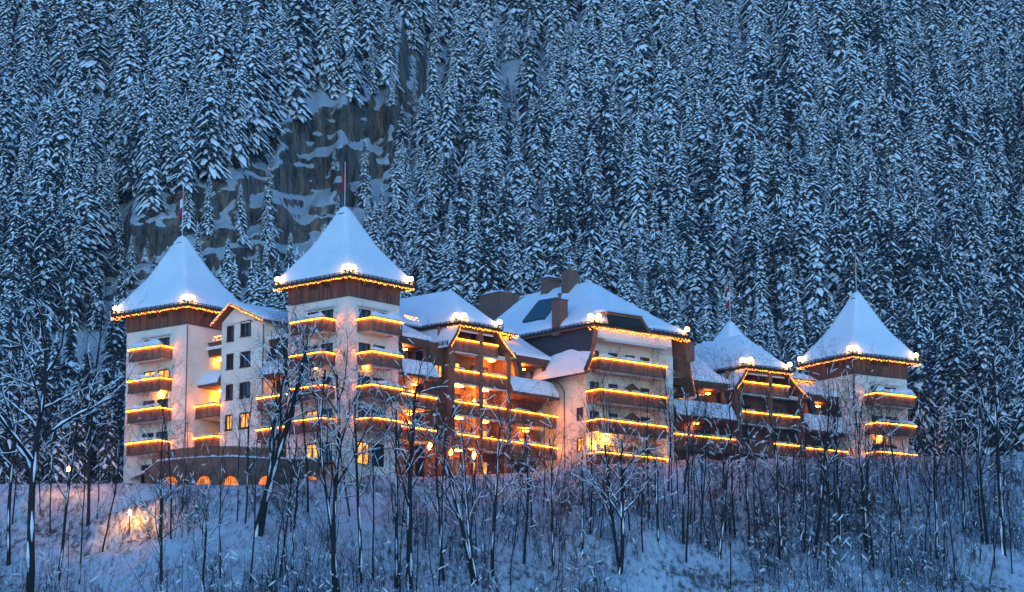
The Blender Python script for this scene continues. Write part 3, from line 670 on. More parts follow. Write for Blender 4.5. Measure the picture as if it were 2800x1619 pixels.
# ---- central chalet wing: bay B1 and its side bays
def chalet_bay(W, root, who, eu0, eu1, ez, wu, ztops, apex_v, apex_z, ridge_v, z0, strips, litw=(), lamps=(), litstr=None, seed=0, flare_z=None, lamps_w=()):
    """timber bay with three posts, hipped snowy roof and flaring verges"""
    FU = Face('U', 0); FV = Face('V', 0); fz = flare_z or strips[0] - .75
    # posts
    for x in (0, wu / 2, wu):
        pb = MB(); pb.box(x - .26, x + .26, -.30, .22, z0, strips[0] - .5 if x in (0, wu) else ez - .5); pb.build('post', M['beam'], root)
    bw = MB(); bw.box(.1, wu - .1, 1.8, 1.9, z0, ez - .2); bw.build('rear_wall', M['beam'], root)
    sd = MB(); sd.poly([(0, .2, z0), (0, 9, z0), (0, 9, fz), (0, .2, fz)]); sd.poly([(wu, .2, z0), (wu, 9, z0), (wu, 9, fz), (wu, .2, fz)]); sd.build('side_wall', M['wood'], root)
    inner = Face('U', 1.8); hw = wu / 2
    lv = list(strips) + [strips[-1] - 3.05]
    for j, zs in enumerate(lv):
        for k in (0, 1):
            c = hw * (k + .5); window(root, inner, c - 1.1, c + 1.1, zs - 1.0, zs + 1.15, (j, k) in litw, o=.06, mull=2)
            if j < len(strips):
                a, b = hw * k + .27, hw * (k + 1) - .27
                if j == 0:
                    t = 1.15; a = max(a, eu0 - .35 if k == 0 else a); b = min(b, eu1 + .35 if k == 1 else b)
                balcony(root, FU, a, b, .18, zs, lit=litstr is None or (j, k) in litstr, snow=.14 if j else 0, ends=(False, False), hang=False)
        sb = MB(); sb.box(.05, wu - .05, -.05, 1.8, zs - 1.10, zs - .92); sb.build('floor_slab', M['plaster'], root)
        
        for a_, b_ in ((.4, hw - .35), (hw + .35, wu - .4)): aw = MB(); aw.box(a_, b_, -.18, .02, zs - 1.32, zs - 1.14); aw.build('awning_box', M['awning'], root)
    for a_, b_ in ((eu0 + .3, hw - .3), (hw + .3, eu1 - .3)): aw = MB(); aw.box(a_, b_, -.2, .0, ez - .75, ez - .58); aw.build('awning_box', M['awning'], root)
    for (x, z, sz) in lamps:
        ml = MB(); ml.box(x - .3 * sz, x + .3 * sz, .7, 1.2, z, z + .1); ml.build('ceiling_lamp', M['lampglow'], root)
    for (x, z) in lamps_w: wall_lamp(root, inner, x, z, size=.15)
    # flaring verge boards at both sides, and the mansard skirts behind them
    for sgn, e, x in ((-1, eu0, -.55), (1, eu1, wu + .55)):
        pts = []
        for i in range(9):
            t = i / 8; zz = ez - .1 + (fz - ez) * t; uu = e + (x - e) * (t ** 1.5); pts.append((uu, zz))
        vb = MB()
        for (a, b) in zip(pts, pts[1:]):
            vb.hexa([(a[0] - .09, -.55, a[1]), (a[0] + .09, -.55, a[1]), (a[0] + .09, .25, a[1]), (a[0] - .09, .25, a[1]), (b[0] - .09, -.55, b[1]), (b[0] + .09, -.55, b[1]), (b[0] + .09, .25, b[1]), (b[0] - .09, .25, b[1])])
        vb.build('verge_board', M['beam'], root)
        Aq = np.zeros((9, 14, 3))
        for i, (uu, zz) in enumerate(pts):
            for j in range(14):
                v = -.5 + (7.5 + .5) * j / 13; th = .10 + .28 * (i / 8) ** .7 + .06 * float(fbm(i * .5 + seed, j * .5))
                Aq[i, j] = (uu + sgn * th, v, zz + .02 - (.15 if i == 8 else 0))
        sk = MB(); sk.grid(Aq); sk.build('snowy_skirt', M['snow'], root, smooth=True)
        dk = MB()
        for (a, b) in zip(pts, pts[1:]): dk.poly([(a[0], -.5, a[1]), (a[0], 7.5, a[1]), (b[0], 7.5, b[1]), (b[0], -.5, b[1])])
        dk.poly([(pts[-1][0], -.5, fz), (pts[-1][0], 7.5, fz), (0 if sgn < 0 else wu, 7.5, fz), (0 if sgn < 0 else wu, -.5, fz)])
        dk.build('skirt_deck', M['wood'], root)
        fairy('string_lights', 'fairy lights down the %s verge of %s' % ('left' if sgn < 0 else 'right', who), 'fairy lights along the eaves', [W.world(u, -.62, z) for u, z in pts], spacing=.17, drop=.05, seed=seed + sgn + 20)
        gd = MB(); gx = pts[-1][0] + sgn * .3
        for h in (.05, .2, .35): gd.box(gx - .03, gx + .03, -.4, 5, fz + h, fz + h + .04)
        for q in range(9): gd.box(gx - .04, gx + .04, -.4 + q * .65, -.34 + q * .65, fz - .1, fz + .4)
        gd.build('snow_guard', M['gutter'], root)
    ga = MB(); ga.poly([(eu0, -.0, ez - .5), (eu1, -.0, ez - .5), (eu1, 0, ez), (eu0, 0, ez)]); ga.build('lintel', M['beam'], root)
    eave_ring(root, eu0 - .35, eu1 + .35, -.75, ridge_v + 3, ez, guard=True)
    cu = (eu0 + eu1) / 2; hwu = (eu1 - eu0) / 2 + .4
    def zf(u, v):
        a = 1 - np.abs(u - cu) / hwu; b = (v + .8) / (apex_v + .8); c = (ridge_v + 3.0 - v) / 3.0
        k = 14.0; t = -np.log(np.exp(-k * a) + np.exp(-k * b) + np.exp(-k * c)) / k
        t = np.clip(t, -.02, 1); return ez + (apex_z - .4 - ez) * (t * .9 + .1 * t * t)
    roof_snow(root, eu0 - .4, eu1 + .4, -.8, ridge_v + 3.0, zf, .42, 48, name='roof', seed=seed + 3)
    fairy('string_lights', 'fairy lights along the front eave of ' + who, 'fairy lights along the eaves', [W.world(eu0 - .42, .9, ez - .3), W.world(eu0 - .42, -.84, ez - .3), W.world(eu1 + .42, -.84, ez - .3)], seed=seed + 40)
B = Wing(1233, 1010, 268.5, 47)
c1 = B.root('chalet_bay', 'timber chalet bay with three posts under a hipped snowy roof, left of the main chalet', 'building', group='timber chalet bays')
eB0 = B.vp(1258, 880, -.8)[0]; eB1 = B.vp(1374, 900, -.8)[0]; zB = B.vp(1258, 880, -.8)[1]
chalet_bay(B, c1, 'the timber bay left of the main chalet', eB0 + .35, eB1 - .35, zB, 7.75, None, 3.0, 53.3, 11.0, 31.5, [47.67, 44.67, 41.6, 38.5], litw=((1, 0), (3, 0), (2, 1), (4, 1), (3, 1)), lamps=((1.9, 43.3, 1.8), (5.4, 43.3, 2.0), (1.9, 40.2, 1.8), (6.6, 46.3, .8), (5.6, 40.2, 1.2), (1.9, 37.1, 1.2)), lamps_w=((1.5, 42.2), (4.9, 42.2), (1.7, 39.2)), seed=1)
downpipe(c1, [(-.5, -.2, 46.6), (-.42, -.35, 46.0), (-.4, -.4, 35)])
sw = MB(); sw.box(-2.6, -.1, .9, 1.0, 34, 47.2); sw.build('side_bay', M['wood'], c1)
window(c1, Face('U', .9), -1.95, -.35, 43.85, 45.1, True, o=.05, mull=2)
a1 = B.root('loggia_block', 'brown mansard bay with snowy apron between the second tower and the left timber bay', 'building', group='mansard bays of the hotel')
FA1 = Face('U', .9); s_l = -7.6
loggia(a1, FA1, s_l, -2.3, 47.15, 44.95, 43.55, 31.5, [41.55, 38.45], back=4.2, ztop=49.3, piers=(.27,), n_open=2, bal_dep=1.3, lamps=((-4.6, 46.2, 1.6), (-3.0, 43.0, 1.2), (-6.0, 43.0, 1.0), (-3.6, 40.1, 1.4)), floor_lit=((0, 1), (1, 1), (1, 0)), seed=6, bal_ends=(False, False), litwin=())
wall_lamp(a1, FA1, -3.0, 42.2, o=-1.4, size=.2); wall_lamp(a1, FA1, -3.4, 39.2, o=-1.4, size=.2)
for s_q, z_q in ((-3.4, 36.9), (-.6, 36.6), (2.6, 36.6)): wall_lamp(a1, Face('U', -.4), s_q, z_q, size=.2)
fairy('string_lights', 'short string of warm fairy lights on the eave right of the second tower', 'fairy lights along the eaves', [B.world(-6.9, -.6, 48.95), B.world(-5.0, -.6, 48.95)], seed=6, drop=.35, spacing=.11)
a2 = B.root('loggia_block', 'brown mansard bay with snowy roof and orange lit rooms left of the main chalet', 'building', group='mansard bays of the hotel')
loggia(a2, FA1, 7.9, 14.6, 47.25, 45.0, 43.5, 31.5, [41.55, 38.45], back=4.5, ztop=50.2, piers=(.36,), n_open=2, bal_dep=1.3, lamps=((9.0, 46.2, 1.2), (11.8, 46.2, 1.8), (9.2, 43.0, 1.8), (12.5, 40.1, 1.0)), floor_lit=((0, 0), (1, 1)), seed=7, bal_ends=(False, True), litwin=(0,))
wall_lamp(a2, FA1, 8.8, 42.2, o=-1.4, size=.22)
def dormer(W, root, f, s0, s1, o, z0, z1, label, seed):
    mb = MB(); f.box(mb, s0 + .15, s1 - .15, o - 3, o - .25, z0, z1 - .1); d = mb.build('dormer', M['beam'], root)
    window(root, f, s0 + .5, s1 - .5, z0 + .05, z1 - .15, True, o=o - .2, mull=2)
    n, m = 18, 12; Aq = np.zeros((n, m, 3))
    for i in range(n):
        t = i / (n - 1); e = 1 - max(0, 1 - min(t, 1 - t) * 9) ** 2
        for j in range(m):
            r = j / (m - 1); k = 1 - max(0, 1 - (1 - r) * 6) ** 2
            Aq[i, j] = f.p(s0 - .1 + (s1 - s0 + .2) * t, o - 3 + 3.5 * r, z1 + .02 + .5 * e * k + .9 * (1 - r) + .05 * float(fbm(t * 4 + seed, r * 4)))
    mb = MB(); mb.grid(Aq); mb.build('dormer_snow', M['snow'], root, smooth=True)
    mb = MB(); f.box(mb, s0 - .1, s1 + .1, o - .2, o + .45, z1 - .12, z1 + .04); mb.build('dormer_eave', M['wood'], root)
    P = [W.world(*f.p(s0 - .1, o + .5, z1 - .1)), W.world(*f.p(s1 + .1, o + .5, z1 - .1))]
    fairy('string_lights', label, 'fairy lights along the eaves', P, seed=seed + 60, drop=.38, spacing=.11)
dormer(B, a2, FA1, 7.9, 12.2, -2.2, 48.6, 49.85, 'string of warm fairy lights on the dormer left of the main chalet', 1)

# ---- main chalet block
Mn = Wing(1603, 1000, 277, 40)
mc = Mn.root('main_chalet', 'large white chalet block with huge snowy hipped roof and four long balconies', 'building')
MZE = 50.35; MU = 11.9; MS = [46.89, 43.78, 40.85, 37.62]
FM = Face('U', 0); FMV = Face('V', 0)
hs = []; ws = []
for j, zs in enumerate(MS):
    for k, (a, b, lo) in enumerate(((.45, 1.7, -1.0), (2.9, 4.2, -.35), (5.2, 6.5, -.35 if j == 0 else 9), (7.2, 8.5, -.35))):
        if lo == 9: continue
        h = (a, b, zs + lo, zs + 1.12); hs.append(h); ws.append((h, j == 3 and k in (0, 1)))
wall(mc, FM, 0, MU - .3, 32.5, MZE - .4, hs, depth=.25)
for h, l in ws: window(mc, FM, *h, lit=l, mull=1)
for j in (1, 2, 3):                                    # small timber porch doors
    zs = MS[j]; pd = MB(); pd.box(4.95, 6.75, -.35, -.02, zs - 1.0, zs + .75); pd.poly([(4.85, -.4, zs + .75), (6.85, -.4, zs + .75), (5.85, -.4, zs + 1.35)]); pd.poly([(4.85, -.4, zs + .75), (5.85, -.4, zs + 1.35), (5.85, -.02, zs + 1.35), (4.85, -.02, zs + .75)]); pd.poly([(6.85, -.4, zs + .75), (5.85, -.4, zs + 1.35), (5.85, -.02, zs + 1.35), (6.85, -.02, zs + .75)]); pd.build('porch', M['wood'], mc)
hv = [(.45, 1.5, 41.0, 42.35), (.45, 1.5, 37.95, 39.35)]
wall(mc, FMV, 0, 12, 32.5, 46.0, hv, depth=.2); window(mc, FMV, *hv[0], lit=False, mull=1, glass='curtain'); window(mc, FMV, *hv[1], lit=True, mull=1)
gbd = MB(); gbd.box(-.05, 9.9, -1.7, -.05, MZE - 1.35, MZE - .28); gbd.build('gable_band', M['plaster'], mc)
aw = MB(); aw.box(.9, 9.2, -1.9, -1.72, MZE - 1.62, MZE - 1.42); aw.build('awning_box', M['awning'], mc)
sp = MB(); sp.box(9.0, 9.9, -1.9, -.05, 34, MS[0] + 1.2); sp.build('side_pier', M['plaster'], mc)
for j, zs in enumerate(MS):
    balcony(mc, FM, -.05, 8.75, 2.1, zs, snow=.26 if j == 0 else .18, ends=(True, True), hang=True)
    sb = MB(); sb.box(8.7, 9.9, -2.0, -.05, zs - 1.05, zs - .9); sb.build('floor_slab', M['plaster'], mc)
wall_lamp(mc, FM, 2.35, 39.35, size=.34); wall_lamp(mc, FM, .9, 38.5, size=.2)
# mansard flanks: slate above, snow at the foot
for sgn, e, x, zf_ in ((-1, -.25, -1.5, 45.6), (1, MU, MU + 1.0, 44.4)):
    pts = [(e + (x - e) * (i / 10) ** 1.7, MZE - .25 + (zf_ - MZE + .25) * i / 10) for i in range(11)]
    dk = MB()
    for (a, b) in zip(pts, pts[1:]): dk.poly([(a[0], -1.75, a[1]), (a[0], 11, a[1]), (b[0], 11, b[1]), (b[0], -1.75, b[1])])
    dk.build('slate_flank', M['slate'], mc)
    vb = MB()
    for (a, b) in zip(pts, pts[1:]): vb.hexa([(a[0] - .1, -1.95, a[1]), (a[0] + .1, -1.95, a[1]), (a[0] + .1, -1.5, a[1]), (a[0] - .1, -1.5, a[1]), (b[0] - .1, -1.95, b[1]), (b[0] + .1, -1.95, b[1]), (b[0] + .1, -1.5, b[1]), (b[0] - .1, -1.5, b[1])])
    vb.build('verge_board', M['beam'], mc)
    if sgn > 0:
        ib = MB(); n = 8
        for (a, b) in zip(pts, pts[1:]):
            for q in range(n):
                y0 = -1.5 + q * .45; ib.hexa([(a[0] - .2, y0, a[1]), (a[0] - .14, y0, a[1]), (a[0] - .14, y0 + .43, a[1]), (a[0] - .2, y0 + .43, a[1]), (b[0] - .2, y0, b[1]), (b[0] - .14, y0, b[1]), (b[0] - .14, y0 + .43, b[1]), (b[0] - .2, y0 + .43, b[1])])
        ib.build('board_lining', M['beam'], mc, kind='stuff')
        wl_ = MB(); wl_.box(9.9, MU + .6, .3, .4, 34, MZE); wl_.box(9.95, MU + .85, -1.3, -1.1, 46.3, 46.7); wl_.build('timber_wall', M['beam'], mc)
        n = 15; Aq = np.zeros((6, n, 3))
    n = 30; i0 = 5; Aq = np.zeros((11 - i0 + 1, n, 3))
    for i in range(i0, 11):
        for j in range(n):
            v = -1.75 + 12.5 * j / (n - 1); lift = .05 + .33 * ((i - i0) / (10 - i0)) ** .6
            cut = float(vnoise(v * .6, 3.0)); up = i + (0 if i > i0 else .8 - 2.6 * max(0, (cut - .35)))
            q = min(max(up, 0), 10); a = int(q); t = q - a; p = pts[a] if a >= 10 else (pts[a][0] * (1 - t) + pts[a + 1][0] * t, pts[a][1] * (1 - t) + pts[a + 1][1] * t)
            Aq[i - i0, j] = (p[0] + sgn * lift, v, p[1] + .05)
    Aq[-1] = Aq[-2]; Aq[-1, :, 2] -= .3; Aq[-1, :, 0] -= sgn * .1
    sk = MB(); sk.grid(Aq); sk.build('snow_drift', M['snow'], mc, smooth=True)
    ub = MB(); ub.poly([(x, -1.75, zf_), (x, 11, zf_), (0 if sgn < 0 else 9.9, 11, zf_), (0 if sgn < 0 else 9.9, -1.75, zf_)]); ub.build('soffit', M['wood'], mc)
    fairy('string_lights', 'string of warm fairy lights down the %s verge of the main chalet' % ('left' if sgn < 0 else 'right'), 'fairy lights along the eaves', [Mn.world(u, -2.05, z) for u, z in pts], spacing=.17, drop=.05, seed=80 + sgn)
Eu0, Eu1, Ev0, Ev1 = -.75, MU + .15, -2.1, 19.0
eave_ring(mc, Eu0, Eu1, Ev0, Ev1, MZE, guard=True, fh=.34)
MCU = (Eu0 + Eu1) / 2; MHU = (Eu1 - Eu0) / 2; AV = 5.4; AZ = 56.5
def zmain(u, v):
    a = 1 - np.abs(u - MCU) / MHU; b = (v - Ev0) / (AV - Ev0); c = (Ev1 - v) / 3.0; k = 16.0
    t = -np.log(np.exp(-k * a) + np.exp(-k * b) + np.exp(-k * c)) / k
    return MZE + (AZ - .45 - MZE) * (np.clip(t, -.02, 1) * .88 + .12 * np.clip(t, 0, 1) ** 2)
roof_snow(mc, Eu0, Eu1, Ev0, Ev1, zmain, .48, 60, name='roof', seed=11, amp=.09)
fairy('string_lights', 'string of warm fairy lights along the front eave of the main chalet', 'fairy lights along the eaves', [Mn.world(Eu0 - .05, -1.2, MZE - .38), Mn.world(Eu0 - .05, Ev0 - .05, MZE - .38), Mn.world(Eu1 + .05, Ev0 - .05, MZE - .38)], seed=82, drop=.3, spacing=.15)
downpipe(mc, [(-.8, 4.5, 45.6), (-.25, 3.6, 44.9), (-.1, 3.2, 44.2), (-.1, 3.2, 35)])
def on_left_slope(px, py):                              # pixel -> left roof slope of the main chalet
    lo, hi = Eu0, MCU
    for _ in range(40):
        u = (lo + hi) / 2; v, z = Mn.up(px, py, u)
        if z > float(zmain(np.array(u), np.array(v))) + .48: lo = u
        else: hi = u
    return u, v, z
def chimney(root, u, v, hu, hv, z0, z1, cap=True, flue=True, snow=True, vents=False):
    c = MB(); w = .16
    n = max(3, int(2 * hu / w))
    for i in range(n): x = u - hu + 2 * hu * i / n; c.box(x + .01, x + 2 * hu / n - .01, v - hv - .03 - .015 * (i % 2), v - hv + .05, z0, z1)
    n = max(3, int(2 * hv / w))
    for i in range(n): y = v - hv + 2 * hv * i / n; c.box(u - hu - .03 - .015 * (i % 2), u - hu + .05, y + .01, y + 2 * hv / n - .01, z0, z1)
    c.box(u - hu + .05, u + hu, v - hv + .05, v + hv, z0, z1 - .01)
    o = c.build('chimney', M['copper'], root)
    k = MB(); k.box(u - hu - .1, u + hu + .1, v - hv - .1, v + hv + .1, z1 + .01, z1 + .09)
    if vents: 
        for i in range(5): x = u - hu + .12 + i * (2 * hu - .24) / 4.0; k.box(x - .06, x + .06, v - hv - .07, v - hv - .05, z1 - .4, z1 - .15)
    k.build('cap', M['gutter'] if vents else M['copper'], o)
    if flue:
        t = MB(); t.tube([(u, v, z1 + .09), (u, v, z1 + .55), (u, v, z1 + .56), (u, v, z1 + .75)], [.16, .16, .24, .22], 8); t.build('flue', M['copper'], o)
    if snow:
        s = snowline(Face('U', v), u - hu - .1, u + hu + .1, -hv - .1, hv + .1, z1 + .09, .32, int(u * 7 + v)); s.build('snow_cap', M['snow'], o, smooth=True)
for (px, py, hu, hv, h, fl, snw, vt) in ((1366, 842, 1.3, 1.7, 1.55, False, True, False), (1502, 796, .75, .6, 1.35, False, True, True), (1556, 794, .6, .55, 2.0, True, False, False), (1530, 884, .55, .55, 2.35, True, False, False)):
    u, v, z = on_left_slope(px, py); chimney(mc, u + hu * .6, v + hv * .6, hu, hv, z - 1.2, z + h, flue=fl, snow=snw, vents=vt)
q = [on_left_slope(*p) for p in ((1430, 884), (1475, 827), (1527, 818), (1490, 874))]
sk = MB(); nn = 4
for i in range(nn):
    a = [Vector(q[0]).lerp(Vector(q[3]), (i + t) / nn) for t in (.02, .98)]; b = [Vector(q[1]).lerp(Vector(q[2]), (i + t) / nn) for t in (.02, .98)]
    up = Vector((-.35, 0, .6)) * .35
    sk.hexa([tuple(a[0] - up), tuple(a[1] - up), tuple(b[1] - up), tuple(b[0] - up), tuple(a[0] + up), tuple(a[1] + up), tuple(b[1] + up), tuple(b[0] + up)])
sk.build('metal_roof_panel', M['skylight'], mc, label='teal standing seam metal panel bare of snow')
# recessed dormer on the front hip
def on_front(px, py):
    lo, hi = Ev0, AV
    for _ in range(40):
        v = (lo + hi) / 2; u, z = Mn.vp(px, py, v)
        if z > float(zmain(np.array(u), np.array(v))) + .48: lo = v
        else: hi = v
    return u, v, z
u0_, v0_, z0_ = on_front(1658, 880); u1_, v1_, z1_ = on_front(1772, 900)
dz = MB(); vf = v0_ - .15; zt_ = z0_ + .75
dz.box(u0_ - .1, u1_ - 1.1, vf, vf + .25, zt_ - .0, zt_ + .28); dz.hexa([(u1_ - 1.15, vf - .02, zt_ - .02), (u1_ - 1.0, vf - .02, zt_ + .27), (u1_ + .3, vf - .02, z1_ - .35), (u1_ + .05, vf - .02, z1_ - .45), (u1_ - 1.15, vf + .3, zt_ - .02), (u1_ - 1.0, vf + .3, zt_ + .27), (u1_ + .3, vf + .3, z1_ - .35), (u1_ + .05, vf + .3, z1_ - .45)])
d_ = dz.build('roof_dormer', M['beam'], mc)
di = MB(); di.poly([(u0_ + .25, vf + .1, z0_ - .25), (u1_, vf + .1, z1_ - .5), (u1_ - 1.1, vf + .1, zt_), (u0_ - .05, vf + .1, zt_)]); di.build('dormer_shade_sheet', M['gutter'], d_)  # flat dark sheet standing in for the shade inside the dormer
s_ = snowline(Face('U', vf), u0_ - .3, u1_ - .9, -3.0, .25, zt_ + .27, .5, 5); s_.build('snow_cap', M['snow'], d_, smooth=True)
# ---- right wing: side bays, timber bay B2, small pyramid
B2 = Wing(2017, 1100, 288, 36)
c2 = B2.root('chalet_bay', 'timber chalet bay with three posts under a hipped snowy roof, right of the main chalet', 'building', group='timber chalet bays')
e0 = B2.vp(2041, 1000, -.8); e1 = B2.vp(2168, 1015, -.8)[0]; zB2 = e0[1]
S2 = [46.54, 43.45, 40.45]
chalet_bay(B2, c2, 'the timber bay right of the main chalet', e0[0] + .35, e1 - .35, zB2, 8.45, None, 3.2, 52.3, 11.0, 36, S2, litstr=((0, 0), (0, 1), (1, 0), (1, 1), (2, 1)), seed=5)
downpipe(c2, [(-.5, -.2, 45.5), (-.42, -.35, 44.9), (-.4, -.4, 38)])
a3 = B2.root('loggia_block', 'brown mansard bay with snowy apron right of the main chalet', 'building', group='mansard bays of the hotel')
FA3 = Face('U', .9)
loggia(a3, FA3, -8.6, -.75, 46.2, 44.0, 42.45, 36, [40.4], back=4.6, ztop=49.0, piers=(.45,), n_open=2, bal_dep=1.3, lamps=((-6.3, 45.2, 1.5), (-2.4, 45.2, .8), (-4.0, 42.0, .8)), seed=8, bal_ends=(True, False))
dormer(B2, a3, FA3, -7.9, -4.2, -2.2, 47.35, 48.6, 'string of warm fairy lights on the dormer right of the main chalet', 2)
a4 = B2.root('loggia_block', 'brown mansard bay with snowy apron beside the rightmost tower', 'building', group='mansard bays of the hotel')
loggia(a4, FA3, 8.75, 14.6, 46.15, 43.95, 42.3, 36, [40.3], back=4.2, ztop=48.7, piers=(.36,), n_open=2, bal_dep=1.3, lamps=((12.6, 45.2, 1.0),), seed=9, bal_ends=(False, True))
dormer(B2, a4, FA3, 9.0, 12.6, -1.8, 46.95, 48.0, 'string of warm fairy lights on the dormer beside the rightmost tower', 3)
fl_ = MB(); fl_.poly([(14.6, -.7, 42.2), (14.6, 3, 42.2), (14.6, 3, 46.2), (14.6, .6, 46.2)]); fl_.build('slate_flank', M['slate'], a4)
P4 = Wing(1998, 960, 304, 36)
p4 = P4.root('small_tower', 'small snowy pyramid roof with a flag behind the right timber bay', 'tower')
bx = MB(); bx.box(-2.2, 2.2, -2.2, 2.2, 38, P4.z - 1.2); bx.build('wall', M['plaster'], p4)
zp = P4.vp(1998, 877, 0)[1]
roof_snow(p4, -3, 3, -3, 3, bell(3, 3, 0, 0, P4.z - 1.2, zp - .35, .25), .35, 40, name='roof', seed=14)
ch = B2; chx, chy, chz = at(1872, 948, 290); cu = (chx - B2.X) * B2.c + (chy - B2.Y) * B2.s; cvv = -(chx - B2.X) * B2.s + (chy - B2.Y) * B2.c
chimney(a3, cu, cvv, .8, .6, chz - 1.5, chz + .3, flue=False, snow=False); chimney(a3, cu - .1, cvv + 1.6, .9, .6, chz - .5, chz + 1.7, flue=False, snow=True)
chx, chy, chz = at(1040, 690, 272); cu = (chx - A.X) * A.c + (chy - A.Y) * A.s; cvv = -(chx - A.X) * A.s + (chy - A.Y) * A.c
chimney(a1, (chx - B.X) * B.c + (chy - B.Y) * B.s, -(chx - B.X) * B.s + (chy - B.Y) * B.c, .45, .45, chz - 6, chz - .2, flue=True, snow=False)
# main roofs that join the bays behind
def back_roof(W, root, u0, u1, v0, v1, ze, zr, seed):
    cv = (v0 + v1) / 2
    zf = lambda u, v: ze + (zr - ze) * np.clip(1 - np.abs(v - cv) / ((v1 - v0) / 2), 0, 1)
    roof_snow(root, u0, u1, v0, v1, zf, .4, 36, name='rear_roof', seed=seed)
    mb = MB(); mb.box(u0 + .3, u1 - .3, v0 + .5, v1 - .5, 34, ze - .02); mb.build('rear_block', M['wood'], root)
back_roof(B, a1, -8.5, 1.0, 4.2, 12, 49.2, 51.2, 21); back_roof(B, a2, 7.0, 15.5, 5, 13, 49.6, 52, 22)
back_roof(B2, a3, -9.5, .5, 5, 14, 48.6, 51.4, 23); back_roof(B2, a4, 8.2, 14.0, 5, 12, 48.2, 50.2, 24)

# ---- flood lamps at the eave corners
def wdir(W, du, dv): return Vector((du * W.c - dv * W.s, du * W.s + dv * W.c, 0))
for W, (u, v, z), dd, lb in (
    (A, (-1.05, -1.05, 51.5), ((-.1, 1), (1, -.1)), 'pair of glaring flood lamps on the front eave corner of the second tower'),
    (A, (-1.05, 8.85, 51.5), ((0, -1),), 'single flood lamp on the left eave corner of the second tower'),
    (A, (7.55, -1.05, 51.5), ((-1, 0),), 'single flood lamp on the right eave corner of the second tower'),
    (B1_, (-1.15, -1.15, ZE1 + .2), ((-.1, 1), (1, -.1)), 'pair of glaring flood lamps on the front eave corner of the leftmost tower'),
    (B1_, (-1.15, 9.3, ZE1 + .2), ((0, -1),), 'single flood lamp on the left eave corner of the leftmost tower'),
    (T3, (-1.05, -1.05, 50.5), ((-.1, 1), (1, -.1)), 'pair of glaring flood lamps on the front eave corner of the rightmost tower'),
    (T3, (-1.05, 8.15, 50.5), ((0, -1),), 'single flood lamp on the left eave corner of the rightmost tower'),
    (T3, (8.2, -1.05, 50.5), ((-1, 0),), 'single flood lamp on the right eave corner of the rightmost tower'),
    (B, (eB0 - .05, -.85, zB + .25), ((-.1, 1), (1, -.1)), 'pair of glaring flood lamps on the front eave corner of the left timber bay'),
    (B, (eB1 + .05, -.85, zB + .25), ((-1, 0),), 'single flood lamp on the right eave corner of the left timber bay'),
    (Mn, (Eu0 - .1, Ev0 - .1, MZE + .25), ((-.1, 1), (1, -.1)), 'pair of glaring flood lamps on the front eave corner of the main chalet'),
    (Mn, (Eu1 + .1, Ev0 - .1, MZE + .25), ((-1, 0),), 'single flood lamp on the right eave corner of the main chalet'),
    (B2, (e0[0] - .05, -.85, zB2 + .25), ((-.1, 1), (1, -.1)), 'pair of glaring flood lamps on the front eave corner of the right timber bay'),
    (B2, (e1 + .05, -.85, zB2 + .25), ((-1, 0),), 'single flood lamp on the right eave corner of the right timber bay')):
    flood(W.world(u, v, z), [wdir(W, *d) for d in dd], lb)

# ---- flags on the pyramid roofs
def flag(P, h, fl_h, kind, label, w=.5):
    o = link('flag_pole', None, label=label, cat='flag', loc=P, group='flags on the tower roofs'); mb = MB(); mb.tube([(0, 0, -1), (0, 0, h)], [.06, .04], 6); mb.build('pole', M['pole'], o)
    n, m = 24, 6; mb = MB(); V = []
    for i in range(n + 1):
        t = i / n; z = h - .1 - fl_h * t; wd_ = w * (.25 + .9 * t ** .8) * (1 - .25 * max(0, t - .8) / .2)
        for j in range(m + 1):
            s = j / m; V.append((-wd_ * s * (.62 + .1 * math.sin(t * 7)), .16 * math.sin(s * 5 + t * 4) * s, z - .5 * s * (1 - t) * .6 - .35 * s * t))
    b = mb.pts(V)
    for i in range(n):
        for j in range(m):
            a = b + i * (m + 1) + j; mb.f.append((a, a + 1, a + m + 2, a + m + 1)); t = (i + .5) / n; s = (j + .5) / m
            if kind == 'red': k = 0
            elif kind == 'cross': k = 1 if (.30 < t < .62 and .15 < s < .85) else 0
            elif kind == 'bars': k = 1 if .33 < t < .66 and not (.45 < t < .55 and .3 < s < .75) else 0
            else: k = 1 if (int(t * 9) + int(s * 2)) % 2 else 0
            mb.m.append(k)
    mb.build('flag', [M['flagyellow'], M['flagblack']] if kind == 'bear' else [M['flagred'], M['flagwhite']], o, smooth=True)
flag(B1_.world(3.15, 4.15, 58.85), 4.6, 2.6, 'cross', 'limp red flag with white cross on the leftmost tower', .75)
flag(A.world(3.3, 3.95, 59.0), 4.2, 2.5, 'red', 'limp red flag on the second tower from the left', .65)
flag(T3.world(3.6, 3.6, 58.1), 4.3, 2.8, 'bear', 'limp yellow and black flag on the rightmost tower', .4)
flag(P4.world(0, 0, zp), 4.2, 2.5, 'bars', 'limp red and white flag on the small pyramid roof', .7)

